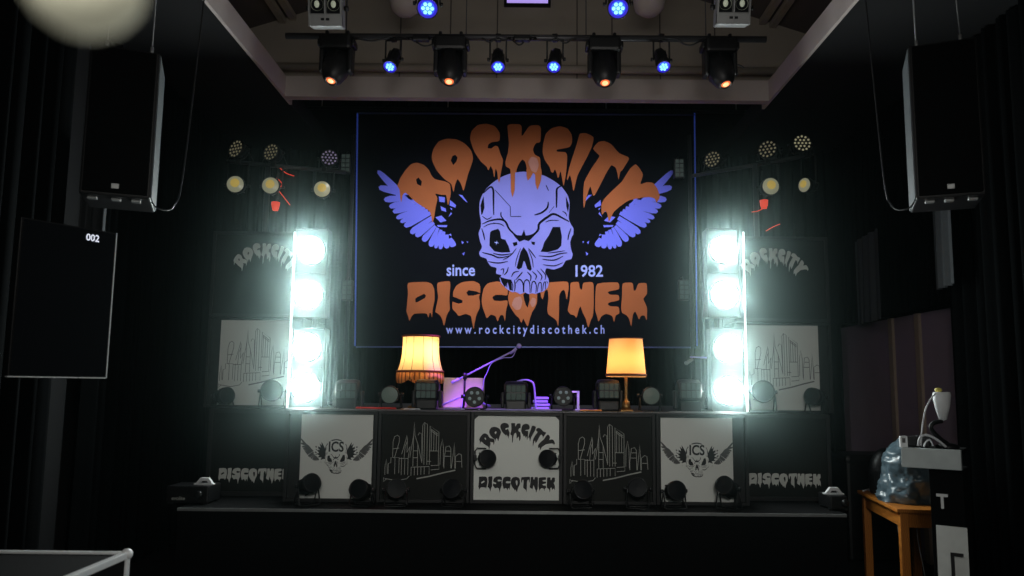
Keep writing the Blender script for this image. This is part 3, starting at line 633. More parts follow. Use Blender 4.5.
for lb, px, py, R, yaw in [('small black spotlight at the left edge of the left white skyline box', 223, 396, .075, .9), ('round black spotlight in front of the left white skyline box, beside the upright edge strip', 273, 391, .095, .1),
                           ('round black spotlight in front of the right white skyline box, beside the upright edge strip', 762, 392, .098, -.1), ('small black spotlight at the right edge of the right white skyline box', 816, 397, .078, -.9)]:
    q = on(px, py, 6.9); par('ledge_spotlight', lb, q, R, .15, 'dark', yaw, -.1, 'floor', hgt=max(R * 1.05, q.z - ZD))
# round lights standing on the shelf
for nm, lb, px, py, R, st_ in [('round_spotlight', 'round spotlight with pale frosted lens left of the fringed lamp', 391, 394.5, .078, 'frost'), ('led_spotlight', 'round five-lens spotlight lit blue below the microphone boom', 475, 396.5, .088, 'dots'),
        ('led_spotlight', 'round five-lens spotlight between the two middle wash lights and white bracket', 563, 396, .086, 'dots'), ('round_spotlight', 'round spotlight with pale frosted lens right of the woven shade lamp', 650, 395.5, .078, 'frost')]:
    q = on(px, py, 6.72); par(nm, lb, q, R, .15, st_, 0, .05, 'floor', hgt=q.z - ZD2)

def wash_light(label, px, py, Y, dim=False, w=.25, hang=False):
    """squat moving wash light: barrel head with a 4 x 2 grid of lenses, yoke arms, base"""
    q = U(px, py, Y); t = thing('wash_light', label, 'stage light', (q.x, Y, ZD2))
    hz = q.z - ZD2 + .012; h = .19
    mb = MB(); mb.box((0, .02, .045), (w * .72, .2, .09), 0, .015); mb.build('base', 'fixture', t)
    for s in (-1, 1):
        mb = MB(); mb.box((s * (w / 2 - .008), .03, hz * .55), (.03, .1, hz * .9), 0, .012); mb.build('yoke_arm', 'fixture', t)
    mb = MB(); prof = [(.0, -w * .40), (.07, -w * .42), (.094, -w * .36), (.10, -w * .2), (.10, w * .2), (.094, w * .36), (.07, w * .42), (0, w * .40)]
    mb.lathe(prof, axis='X', seg=20, c=(0, .02, hz)); mb.box((0, -.045, hz), (w * .76, .07, h * .8), 0, .02)
    hd = mb.build('head', 'fixture', t)
    for i in range(4):
        for k in range(2):
            mb = MB(); mb.box(((i - 1.5) * w * .172, -.083, hz + (k - .5) * h * .36), (w * .145, .012, h * .30), 0, .006); mb.build('lens_cell', 'cell', hd)
    return t
for lb, px, py, Y in [('boxy wash light with gridded lenses near the left blinder tower', 348, 392, 6.75), ('boxy wash light with gridded lenses in front of the fringed lamp', 427, 392, 6.72),
                      ('boxy wash light with gridded lenses beneath the microphone head', 516, 394, 6.72), ('boxy wash light with gridded lenses just left of the woven shade lamp', 608, 392, 6.78), ('boxy wash light with gridded lenses near the right blinder tower', 689, 392, 6.75)]:
    wash_light(lb, px, py, Y)

def blinder(label, xc, Y, zlo, zhi, lit, w=.30, name='blinder_light'):
    """two-lamp audience blinder, lamps one above the other (tower) """
    t = thing(name, label, 'blinder light', (xc, Y, zlo)); H = zhi - zlo
    mb = MB(); mb.box((0, .09, H / 2), (w, .16, H - .01), 0, .015)
    for s in (-1, 1): mb.box((s * (w / 2 - .006), .0, H / 2), (.012, .03, H - .01), 0)
    for z in (.012, H / 2, H - .012): mb.box((0, .0, z), (w - .03, .03, .014), 0)
    mb.build('housing', 'fixture', t)
    for z in (H * .25, H * .75):
        mb = MB(); mb.lathe([(.135, .0), (.135, .016), (.128, .024), (.122, .018)], axis='Y', seg=28, c=(0, 0, z), cap=False); rf = mb.build('reflector', 'fixture' if lit else 'reflector', t)
        mb = MB(); mb.lathe([(.116, .026), (0, .026)], axis='Y', seg=24, c=(0, 0, z), cap=False); mb.lathe([(0, .0), (.119, .0), (.119, .0255), (0, .0255)], 1, axis='Y', seg=24, c=(0, 0, z), cap=False); mb.build('lamp', ['blinder', 'fixture'], rf)
    for s in (-1, 1): mb = MB(); mb.box((s * (w / 2 + .003), .07, H * .5), (.008, .04, H * .6)); mb.build('bracket', 'fixture', t)
    return t
YBL = 6.8
for s, (pxs, pys) in enumerate([((307.5, 306.5, 308, 312), (393, 349, 295, 250)), ((729, 727, 724.5, 722.5), (393, 349, 295, 250))]):
    side = ('left', 'right')[s]
    xa = sum(UX(p, q, YBL) for p, q in zip(pxs[:2], pys[:2])) / 2; xb_ = sum(UX(p, q, YBL) for p, q in zip(pxs[2:], pys[2:])) / 2
    z1 = UZ(pxs[0], pys[0], YBL); z2 = UZ(pxs[1], pys[1], YBL); d = (z2 - z1) / 2; zl = z1 - d
    zm = z2 + d
    z3 = UZ(pxs[2], pys[2], YBL); z4 = UZ(pxs[3], pys[3], YBL); d2 = (z4 - z3) / 2; zl2 = max(zm + .005, z3 - d2)
    blinder('two-lamp dazzling white blinder at the bottom of the %s tower' % side, xa, YBL, max(zl, ZD2), zm, True)
    blinder('two-lamp dazzling white blinder at the top of the %s tower' % side, xb_, YBL, zl2, z4 + d2, True)
    # mast carrying them
    mb = MB(); mb.tube([((xa + xb_) / 2, YBL + .2, ZD2), ((xa + xb_) / 2, YBL + .2, z4 + d2)], .024); mb.box(((xa + xb_) / 2, YBL + .2, ZD2 + .01), (.2, .12, .02), 0, .004)
    for z in (zl + .2, zl2 + .2): mb.box(((xa + xb_) / 2, YBL + .185, z), (.05, .06, .06))
    tag(mb.build('lighting_mast', 'steel'), 'dark upright mast behind the %s white blinder lamps' % side, 'mast')

# ------------------------------------------------------------------ overhead pipes and lights
YT = 6.3
def overhead_pipe(label, px0, py0, px1, py1, Y, r=.028, n=4):
    a = U(px0, py0, Y); b = U(px1, py1, Y); t = thing('lighting_pipe', label, 'lighting pipe', ((a.x + b.x) / 2, Y, (a.z + b.z) / 2))
    c = t.location; mb = MB(); mb.tube([a - c, b - c], r, seg=10); mb.build('tube', 'steel', t)
    for i in range(n):
        p = a.lerp(b, (i + .5) / n) - c; zr = min(ze + slope * (p.x + c.x - a_roof), ze + slope * (b_roof - p.x - c.x)) - c.z
        mb = MB(); mb.tube([p, (p.x, 0, zr)], .005, seg=5); mb.build('suspension_wire', 'steel', t)
    return t
a_roof = a0_; b_roof = b0_
overhead_pipe('long overhead pipe carrying four moving heads and blue spotlights', 286, 36, 766, 39.5, YT)
overhead_pipe('nearer overhead pipe carrying two blue spotlights and two unlit blinders', 296, -26, 745, -22, 5.6)
def moving_head(label, px, yaw, tilt):
    q = U(px, 36 + (px - 290) / 470 * 4, YT); t = thing('moving_head', label, 'moving head light', q)
    mb = MB(); mb.box((0, 0, -.085), (.27, .22, .13), 0, .025)
    for s in (-1, 1):
        mb.box((s * .145, 0, -.075), (.035, .13, .06), 0, .015)
        mb.box((s * .09, 0, 0), (.03, .075, .085), 0, .012)
    mb.build('base', 'fixture', t)
    for s in (-1, 1):
        mb = MB(); mb.box((s * .122, 0, -.23), (.04, .13, .22), 0, .02); mb.build('yoke_arm', 'fixture', t)
    xf = Matrix.Translation((0, 0, -.27)) @ rotm(yaw, tilt)
    mb = MB(); mb.xf = xf; mb.lathe([(.05, -.13), (.105, -.11), (.118, -.02), (.115, .06), (.09, .14), (.055, .185), (.044, .19), (.038, .175)], axis='Y', seg=24)
    mb.box((0, .02, .1), (.1, .14, .03), 0, .01); mb.box((0, .02, -.1), (.1, .14, .03), 0, .01)
    hd = mb.build('head', 'fixture', t)
    mb = MB(); mb.xf = xf; mb.lathe([(.040, .178), (.026, .186)], axis='Y', seg=20, cap=False); mb.lathe([(.026, .186), (0, .19)], 1, axis='Y', seg=16, cap=False); mb.build('lens', ['led_orange', 'led_core'], hd)
    return t
for lb, px, yw in [('moving head with orange lens, leftmost on the long overhead pipe', 338, -.35), ('moving head with orange lens, second from left on the overhead pipe', 451, 0), ('moving head with orange lens, third from left on the overhead pipe', 604, 0), ('moving head with orange lens, rightmost on the long overhead pipe', 719, .4)]:
    moving_head(lb, px, yw, 1.12)
for lb, px, py in [('blue-lit spotlight between the two left moving heads', 391, 71), ('blue-lit spotlight hanging left of the pipe centre', 499, 72), ('blue-lit spotlight hanging right of the pipe centre', 553, 72), ('blue-lit spotlight between the two right moving heads', 662.5, 73)]:
    dx = {391: .2, 499: -.05, 553: .2, 662.5: -.1}[px]
    q = U(px + (2 if dx > 0 else -1), 60, YT)
    zt_ = U(px, 38, YT).z
    par('blue_spotlight', lb, q, .062, .24, 'blue', -dx, .95, 'hang', hgt=zt_ - q.z)
for lb, px, py in [('larger blue-lit spotlight above the left part of the overhead pipe', 428, 5), ('larger blue-lit spotlight above the right part of the overhead pipe', 618, 5)]:
    q = U(px, py - 1, 5.6); par('blue_spotlight', lb, q, .082, .22, 'blue', .1 if px < 500 else -.1, .8, 'hang', hgt=U(px, -24, 5.6).z - q.z)
def twin_blinder(label, px, py0, py1):
    c = U(px, (py0 + py1) / 2, 5.6); w = 35 / F * 5.6; h = (py1 - py0) / F * 5.6
    t = thing('blinder_light', label, 'blinder light', (c.x, 5.6, c.z + h / 2 + .1))
    mb = MB(); o = Vector((0, 0, -h / 2 - .1)); xf = Matrix.Translation(o) @ Matrix.Rotation(.25, 4, 'X'); mb.xf = xf
    mb.box((0, .06, 0), (w, .1, h), 0, .01)
    mb.box((0, .0, -h / 2 + h * .16), (w, .04, h * .32), 0, .01); mb.box((0, 0, h / 2 - .01), (w, .04, .02), 0)
    for x in (-w / 2 + .006, 0, w / 2 - .006): mb.box((x, -.003, 0), (.012, .045, h), 0)
    mb.box((0, -.022, -h / 2 + h * .17), (w * .26, .006, .018), 1, .003)
    mb.build('housing', ['silver', 'fixture'], t)
    for s in (-1, 1):
        mb = MB(); mb.xf = xf; mb.box((s * w * .25, .004, h * .14), (w * .43, .01, h * .62), 0, .002); mb.lathe([(.05, .006), (.045, .0), (0, -.004)], 1, axis='Y', seg=18, c=(s * w * .25, 0, h * .05), cap=False); rf = mb.build('reflector', ['glassdark', 'bulbring'], t)
        mb = MB(); mb.xf = xf; mb.sphere((s * w * .25, -.012, h * .05), (.02, .016, .028)); mb.build('bulb', 'bulbdim', rf)
    mb = MB(); mb.tube([(-w / 2 - .02, .06, o.z), (-w / 2 - .02, .06, -.02), (0, .06, .0), (w / 2 + .02, .06, -.02), (w / 2 + .02, .06, o.z)], .008, seg=6); mb.box((0, 0.03, .05), (.05, .1, .14), 0, .01)
    mb.xf = xf
    for s in (-1, 1): mb.lathe([(.02, 0), (.02, .03), (0, .032)], axis='X', seg=10, c=(s * (w / 2 + .005) - (.03 if s < 0 else 0), .06, 0))
    mb.build('bracket', 'fixture', t)
twin_blinder('grey two-bulb unlit blinder above the leftmost moving head', 325.5, -14, 27)
twin_blinder('grey two-bulb unlit blinder above the rightmost moving head', 733.5, -14, 25)
# cables along the pipe
for lb, pts, sag in [('black cable loops tied along the left half of the overhead pipe', [(352, 37), (372, 41), (395, 36), (412, 40), (425, 46), (440, 41), (452, 35)], 0), ('black cable loops tied along the right half of the overhead pipe', [(482, 38), (490, 42), (500, 36), (512, 40), (520, 45), (530, 37), (552, 36), (565, 43), (575, 38), (600, 36)], 0),
                     ('black cable hanging between the blue spotlight and rightmost moving head', [(664, 38), (676, 39), (684, 44), (692, 45), (704, 39)], 0), ('loose cable end beside the rightmost moving head', [(727, 66), (738, 65), (744, 68)], 0)]:
    mb = MB(); mb.tube(bez([U(x, y, YT - .035) for x, y in pts], 6), .007, seg=6); tag(mb.build('cable', 'cable'), lb, 'cable')
for lb, px, py, m in [('small junction box on the pipe right of the left blue spotlight', 421, 38.5, 'violet'), ('small black junction box at the middle of the overhead pipe', 522, 38.5, 'fixture')]:
    q = U(px, py, YT - .05); mb = MB(); mb.box(q, (.14, .06, .05), 0, .01)
    for s in (-1, 1): mb.tube([q + Vector((s * .07, 0, 0)), q + Vector((s * .1, 0, .0)), q + Vector((s * .12, .03, .015))], .012, seg=6)
    tag(mb.build('junction_box', 'fixture'), lb, 'box')
# rounded white housings under the roof, framed violet display on the gable
for lb, px, s in [('pale rounded housing with dark slot beneath the roof at left', 406, -1), ('pale rounded housing with dark slot beneath the roof at right', 649, 1)]:
    q = U(px, -11, 7.2); t = thing('roof_speaker', lb, 'speaker', q + Vector((0, 0, .35)))
    mb = MB(); mb.lathe([(.0, -.33), (.08, -.32), (.14, -.27), (.16, -.18), (.16, .1), (.14, .15), (0, .16)], seg=24, c=(0, 0, -.30)); mb.tube([(0, 0, -.2), (0, 0, .6)], .012); mb.build('housing', 'beam', t)
    mb = MB(); mb.box((s * .02, -.145, -.40), (.06, .05, .16), 0, .01); mb.build('slot', 'fixture', t)
q = U(527.5, -6, YG - .03)
t = thing('wall_display', 'small framed violet screen on the gable above the pipe', 'screen', q)
w = 46 / F * YG; h = 25 / F * YG
mb = MB()
for s in (-1, 1): mb.box((s * w / 2, 0, 0), (.03, .04, h), 0); mb.box((0, 0, s * h / 2), (w + .03, .04, .03), 0)
mb.build('frame', 'fixture', t); mb = MB(); mb.box((0, .012, 0), (w, .01, h)); mb.build('pane', 'purple_pane', t)

# ------------------------------------------------------------------ side T-bars with pars
def tbar(side, A, B, post_px, ups, downs):
    a, b = A, B; m_ = (a + b) / 2
    t = thing('light_bar_stand', 'dim %s T-bar stand rising behind the stacked display boxes' % side, 'light stand', (m_.x, m_.y, ZS))
    mb = MB(); c = t.location
    mb.tube([a - c, b - c], .022); mb.build('crossbar', 'steel', t)
    P = a.lerp(b, post_px); mb = MB(); mb.tube([(P.x - c.x, P.y - c.y, .0), (P.x - c.x, P.y - c.y, P.z - c.z)], .03); mb.build('post', 'steel', t)
    for i, (f, st_, R, yaw, lb) in enumerate(ups):
        p = a.lerp(b, f) + Vector((0, -.03, .12)); par('led_par', lb, p, R, .12, st_, yaw, -.15, 'floor', hgt=.12)
    for i, (f, R, yaw, lb, dz) in enumerate(downs):
        p = a.lerp(b, f) + Vector((0, -.05, -dz)); par('warm_par', lb, p, R, .16, 'warm', yaw, .05, 'hang', hgt=dz)
tbar('left', U(230, 161.5, 7.95), U(346, 172.5, 8.3), .32, [(.085, 'pixel', .105, -.5, 'unlit dotted LED par furthest left on the left T-bar'), (.375, 'pixel', .10, -.4, 'unlit dotted LED par at the middle of the left T-bar'), (.855, 'pixel_v', .095, .2, 'violet tinted dotted LED par nearest the banner on the left T-bar')],
     [(.085, .095, .1, 'pale amber lens par furthest left below the left T-bar', .27), (.375, .095, .1, 'pale amber lens par in the middle below the left T-bar', .25), (.815, .095, .1, 'pale amber lens par nearest the banner below the left T-bar', .24)])
tbar('right', U(692, 176, 8.5), U(806, 156, 7.9), .57, [(.205, 'pixel', .10, -.7, 'turned dotted LED par nearest the banner on the right T-bar'), (.685, 'pixel', .105, -.6, 'turned dotted LED par at the middle of the right T-bar'), (.95, 'pixel_b', .10, 0, 'dotted LED par facing out, furthest right on the right T-bar')],
     [(.665, .098, .05, 'pale amber lens par facing front below the right T-bar', .29), (1.0, .08, -1.0, 'amber lens par turned sideways, furthest right below the right T-bar', .34)])
for lb, px, py, Y in [('small red glowing lamp below the left T-bar', 275.5, 206, 8.0), ('small red glowing cup lamp below the right T-bar', 764, 204, 8.0)]:
    q = U(px, py, Y); t = thing('red_lamp', lb, 'lamp', q); mb = MB(); mb.lathe([(.028, -.05), (.04, -.01), (.045, .04), (.0, .045)], seg=14); mb.build('glowing_cup', 'red_glow', t)
    mb = MB(); mb.tube(bez([(0, .01, .04), (.02, .02, .12), (-.01, .03, .2), (.0, .05, .38)], 5), .008, seg=6); mb.build('lead', 'fixture', t)
for lb, pts in [('red-lit cable draped just below the left T-bar', [(280, 168), (286, 173), (294, 176)]), ('red-lit cable curling below the right amber par', [(752, 212), (758, 211), (764, 208)]), ('red-lit cable at the top of the right stack', [(766, 231), (773, 227), (780, 224)]), ('red-lit cable tangle beside the left middle amber par', [(277, 178), (282, 184), (279, 190), (283, 196), (290, 205)])]:
    mb = MB(); mb.tube(bez([U(x, y, 8.1) for x, y in pts], 5), .005, seg=6); tag(mb.build('cable', 'red_glow'), lb, 'cable')  # red light on these cables is put in as emission

# slim lattice fixtures flanking the banner
for lb, px, py in [('narrow upright gridded light beside the banner, upper left', 345.5, 163), ('narrow upright gridded light beside the banner, lower left', 347, 290), ('narrow upright gridded light beside the banner, upper right', 679.5, 168), ('narrow upright gridded light beside the banner, lower right', 684, 290)]:
    q = U(px, py, 8.75); t = thing('lattice_light', lb, 'stage light', q)
    mb = MB(); mb.box((0, .04, 0), (.12, .08, .24), 0, .012); mb.tube([(0, .06, .10), (0, .1, .16), (0, .14, .16)], .012); mb.build('housing', 'fixture', t)
    for k in range(4):
        for s in (-1, 1):
            mb = MB(); mb.box((s * .026, -.004, (k - 1.5) * .055), (.04, .014, .042), 0, .005); mb.build('lens_cell', 'cell', t)
for s, px in ((0, 352), (1, 690)):
    q = U(px, 200, 8.95); mb = MB(); mb.tube([(q.x, 8.93, ZD), (q.x, 8.93, UZ(px, 135, 8.93))], .025); mb.box((q.x, 8.93, ZD + .01), (.4, .3, .02), 0, .004)
    tag(mb.build('upright_pole', 'steel'), 'dark upright pole at the %s edge of the banner' % ('left', 'right')[s], 'pole')

# ------------------------------------------------------------------ lamps
LIGHTS = []
def light(kind, name, loc, energy, col, **kw):
    l = bpy.data.lights.new(name, kind); l.energy = energy; l.color = col
    for k, v in kw.items():
        if k not in ('target',): setattr(l, k, v)
    o = bpy.data.objects.new(name, l); COL.objects.link(o); o.location = loc
    if 'target' in kw: o.rotation_euler = (Vector(kw['target']) - Vector(loc)).to_track_quat('-Z', 'Y').to_euler()
    return o
# fringed bell shade lamp
YL = 7.02; q = U(420, 383, YL); s1 = YL / F
t = thing('table_lamp', 'lit lamp with cream bell-shaped fringed shade', 'lamp', (q.x, YL, ZD2))
def lz(py): return UZ(420, py, YL) - ZD2
zt1, zbo = lz(336.5), lz(371.5)
mb = MB(); prof = []
for i in range(11):
    f = i / 10; r = (18 + 4.7 * (f ** 3.2)) * s1; prof.append((r, zt1 + (zbo - zt1) * f))
seg = 48; vs = []; fs = []
for k in range(seg):
    a_ = 2 * PI * k / seg; rib = 1 - .018 * abs(math.cos(a_ * 6))
    for r, z in prof: vs.append((r * rib * math.cos(a_), r * rib * math.sin(a_), z))
for k in range(seg):
    for i in range(10): fs.append((k * 11 + i, ((k + 1) % seg) * 11 + i, ((k + 1) % seg) * 11 + i + 1, k * 11 + i + 1))
mb.add(vs, fs, 0, True)
for k in range(12):
    a_ = 2 * PI * (k + .5) / 12; mb.tube([(r * 1.0 * math.cos(a_), r * 1.0 * math.sin(a_), z) for r, z in prof[::2]], .0022, 1, seg=4)
shd = mb.build('lamp_shade', ['shade1', 'fringe_dark'], t)
for z, r in ((zt1, 18.3 * s1), (zbo, 22.9 * s1)):
    mb = MB(); mb.tube([(r * math.cos(2 * PI * k / 40), r * math.sin(2 * PI * k / 40), z) for k in range(41)], .010, seg=6); mb.build('braid_trim', 'trimbrown', shd)
mb = MB(); zf0, zf1 = zbo - .012, lz(381.5)
for k in range(90):
    a_ = 2 * PI * k / 90; r = 22.9 * s1; dz = .018 * math.sin(a_ * 6) ; zz1 = zf1 + dz
    mb.tube([(r * math.cos(a_), r * math.sin(a_), zf0), (r * 1.01 * math.cos(a_), r * 1.01 * math.sin(a_), (zf0 + zz1) / 2), (r * 1.0 * math.cos(a_), r * 1.0 * math.sin(a_), zz1)], [.0055, .006, .0075], 0 if k % 3 else 1, seg=5)
mb.build('fringe', ['fringe', 'fringe_dark'], shd)
mb = MB(); mb.lathe([(.11, 0), (.11, .015), (.04, .04), (.022, .09), (.03, .14), (.018, .2), (.014, zbo + .1), (0, zbo + .1)], seg=20); mb.build('stem', 'brass', t)
mb = MB(); mb.sphere((0, 0, zbo + .17), (.035, .035, .05)); mb.build('bulb', 'bulb', t)
light('POINT', 'fringed_lamp_bulb', (q.x, YL, ZD2 + zbo + .17), 9, (1, .70, .36), shadow_soft_size=.06)
# woven straight shade lamp
YL2 = 6.66; q2 = U(626, 377, YL2); s2 = YL2 / F
t = thing('table_lamp', 'lit lamp with straight orange woven shade on turned stem', 'lamp', (q2.x, YL2, ZD2))
def lz2(py): return UZ(626, py, YL2) - ZD2
zt_, zb_ = lz2(339), lz2(377)
mb = MB(); mb.lathe([(16.5 * s2, zt_), (18.1 * s2, (zt_ + zb_) / 2), (19.8 * s2, zb_)], seg=40, cap=False); shd = mb.build('lamp_shade', 'shade2', t)
for z, r, rr in ((zt_, 16.7 * s2, .004), (zb_ + .018, 19.5 * s2, .011)):
    mb = MB(); mb.tube([(r * math.cos(2 * PI * k / 40), r * math.sin(2 * PI * k / 40), z) for k in range(41)], rr, seg=6); mb.build('braid_trim', 'trimbrown', shd)
mb = MB(); h2 = zb_; mb.box((0, 0, .008), (.11, .11, .016), 0, .004); mb.lathe([(.042, .016), (.036, .05), (.03, .085), (.020, .09), (.013, .12), (.016, h2 * .5), (.013, h2 * .7), (.017, h2 * .85), (.012, h2 + .06), (0, h2 + .06)], seg=16); mb.build('stem', 'brass', t)
mb = MB(); mb.sphere((0, 0, zb_ + .13), (.03, .03, .042)); mb.build('bulb', 'bulb', t)
light('POINT', 'woven_lamp_bulb', (q2.x, YL2, ZD2 + zb_ + .13), 4.6, (1, .56, .24), shadow_soft_size=.06)

# ------------------------------------------------------------------ things on the podium
YM = 7.35
t = thing('microphone_stand', 'microphone on a violet-lit boom stand slanting up to the right', 'microphone stand', (UX(464, 405, YM), YM, ZD2)); c = t.location
pv = U(465, 376, YM) - c
mb = MB(); mb.tube([(0, 0, .02), (pv.x, 0, pv.z)], .011)
mb.lathe([(.02, pv.z - .03), (.02, pv.z + .03)], seg=10, c=(pv.x, 0, 0)); mb.build('pole', 'fixture', t)
mb = MB()
for a_ in (.5, 2.6, 4.7): mb.tube([(0, 0, .12), (.28 * math.cos(a_), .28 * math.sin(a_), .012)], .009, seg=6)
mb.build('tripod_base', 'violet', t)
b0 = U(451.5, 383, YM) - c; b1 = U(513, 351, YM) - c
mb = MB(); mb.tube([b0, b1], .0085); mb.tube([b0, b0.lerp(b1, .13)], .014); mb.build('boom', 'violet', t)
mb = MB(); e = U(519, 346, YM) - c; mb.tube([U(510, 353.5, YM) - c, U(516.5, 348.5, YM) - c], [.011, .016]); mb.sphere(e, .024); mb.build('microphone', 'violet', t)
mb = MB(); mb.tube(bez([U(516, 350, YM) - c, U(512, 357, YM) - c, U(503, 358, YM) - c, U(492, 363, YM) - c, U(487, 373, YM) - c, U(484, 380, YM) - c, U(482, 395, YM) - c, U(478, 408, YM) - c], 6), .004, seg=6); mb.build('microphone_cable', 'violet', t)
YM2 = 7.5
t = thing('microphone_stand', 'horizontal boom microphone stand beside the right blinder tower', 'microphone stand', (UX(706, 405, YM2), YM2, ZD2)); c = t.location
top = U(706, 360, YM2) - c
mb = MB(); mb.tube([(0, 0, .02), (top.x, 0, top.z)], .011); mb.build('pole', 'fixture', t)
mb = MB()
for a_ in (.5, 2.6, 4.7): mb.tube([(0, 0, .12), (.15 * math.cos(a_), .15 * math.sin(a_), .012)], .009, seg=6)
mb.build('tripod_base', 'fixture', t)
mb = MB(); mb.tube([U(690, 357, YM2) - c, U(726, 358.5, YM2) - c], .0085); mb.build('boom', 'violet', t)
mb = MB(); mb.tube([U(693, 359, YM2) - c, U(688, 362, YM2) - c], [.014, .02]); mb.sphere(U(686.5, 363, YM2) - c, .022); mb.build('microphone', 'silver', t)
# pale square box
YP = 7.55; a_ = U(443, 407, YP); b_ = U(483, 378, YP)
t = thing('square_box', 'pale cream square box standing behind the microphone stand', 'box', ((a_.x + b_.x) / 2, YP, ZD))
mb = MB(); mb.box((0, .15, (b_.z - ZD) / 2), (b_.x - a_.x, .3, b_.z - ZD), 0, .006); mb.build('shell', 'cream', t)
mb = MB(); mb.box((0, -.004, (b_.z - ZD) / 2), (b_.x - a_.x - .02, .01, b_.z - ZD - .02), 0, .003); mb.build('front_plate', 'cream', t)
# layered stack, bracket, arcs and cables
q = U(541, 408, 6.9); t = thing('gear_stack', 'small layered stack of violet-lit slabs between two round lights', 'stack', (q.x, 6.95, ZD2))
for i in range(4):
    mb = MB(); mb.box(((i % 2) * .012 - .006, 0, .014 + i * .030), (.16 - .012 * i, .14, .022), 0, .005); mb.build('slab', 'violet', t)
q = U(578, 408, 6.8); mb = MB(); zt_b = UZ(578, 391, 6.8)
mb.box((q.x, 6.8, (ZD2 + zt_b) / 2), (.022, .05, zt_b - ZD2), 0, .003); mb.box((q.x - .026, 6.8, zt_b - .008), (.07, .05, .016), 0, .003); mb.box((q.x - .01, 6.8, ZD2 + .006), (.06, .06, .012), 0, .003)
tag(mb.build('white_bracket', 'white'), 'small white angled bracket right of the five-lens spotlight', 'bracket')
for lb, pts, Y, m, r in [('violet-lit cable arching over the middle wash light', [(517, 381.5), (524, 380), (530, 381), (534, 386), (536, 396)], 6.86, 'violet', .009), ('orange-white cable running along the shelf right of the white bracket', [(580, 407), (588, 409), (594, 409), (602, 406)], 6.62, 'orangecable', .007),
                         ('red cable lying on the shelf left of the fringed lamp', [(356, 409), (366, 407.5), (376, 409), (386, 407.5), (396, 409)], 6.62, 'redcable', .009), ('pale violet cable lying along the shelf at the centre', [(486, 409), (500, 407.5), (515, 409), (532, 408), (548, 409), (562, 408)], 6.60, 'violet', .007),
                         ('violet-lit cable coil in front of the cream box', [(444, 408), (452, 406), (462, 408), (470, 406.5), (480, 408)], 6.66, 'violet', .007), ('white cable loop beside the fringed lamp foot', [(404, 408), (408, 404), (414, 407), (418, 405), (420, 408.5)], 6.6, 'whitecable', .005)]:
    P = [U(x, y, Y) for x, y in pts]
    for i, p in enumerate(P):
        if i not in (0,) and 'arching' in lb and i < 4: continue
        if 'arching' not in lb: p.z = ZD2 + r; p.y = Y + .04 * (i % 2)
    if 'arching' in lb: P[0].z = P[0].z; P[-1].z = ZD2 + .02; P.append(Vector((P[-1].x + .02, Y, ZD2 + r)))
    mb = MB(); mb.tube(bez(P, 6), r, seg=6); tag(mb.build('cable', m), lb, 'cable')

# fog-machine like boxes on the stage ends
def carry_box(label, xc, w, yf, writing):
    t = thing('fog_machine', label, 'fog machine', (xc, yf, ZS)); h = .135 if writing else .105
    mb = MB(); mb.box((0, .13, .012 + h / 2), (w, .26, h), 0, .012)
    for sx in (-1, 1):
        for sy in (.03, .23): mb.box((sx * w * .42, sy, .006), (.03, .03, .014))
    mb.lathe([(.03, .0), (.03, .03), (.02, .035)], axis='Y', seg=14, c=(w * .3, 0, h * .6))
    if writing:
        vs, fs = text_vf(writing, .02); x0, x1 = -w * .36, -w * .04; z0 = .035
        put(mb, (vs, fs), lambda u, v: Vector((x0 + (x1 - x0) * u, -.002, z0 + .03 * v)), 1)
    mb.build('shell', ['fixture', 'ink_line'], t)
    hx = w * .27 if writing else 0
    mb = MB(); z = .012 + h
    out = [(-.075, z), (-.03, z + .055), (.035, z + .055), (.075, z), (.05, z), (.025, z + .03), (-.02, z + .03), (-.05, z)]
    n_ = len(out); vs = [(hx + x, .09, zz2) for x, zz2 in out] + [(hx + x, .13, zz2) for x, zz2 in out]
    fs = [(0, 1, 6, 7), (1, 2, 5, 6), (2, 3, 4, 5)]; fs += [tuple(i + n_ for i in f[::-1]) for f in fs] + [(i, (i + 1) % n_, (i + 1) % n_ + n_, i + n_) for i in range(n_)]
    mb.add(vs, fs); mb.box((hx, .11, z + .004), (.165, .045, .012), 0, .004); mb.build('handle', 'white', t)
    return t
carry_box('black fog machine with white lettering and pale handle at the left stage corner', UX(187, 495, 6.3), .34, 6.3, 'evolite')
carry_box('black fog machine with pale handle at the right stage corner', UX(839, 500, 6.3), .14, 6.3, None)

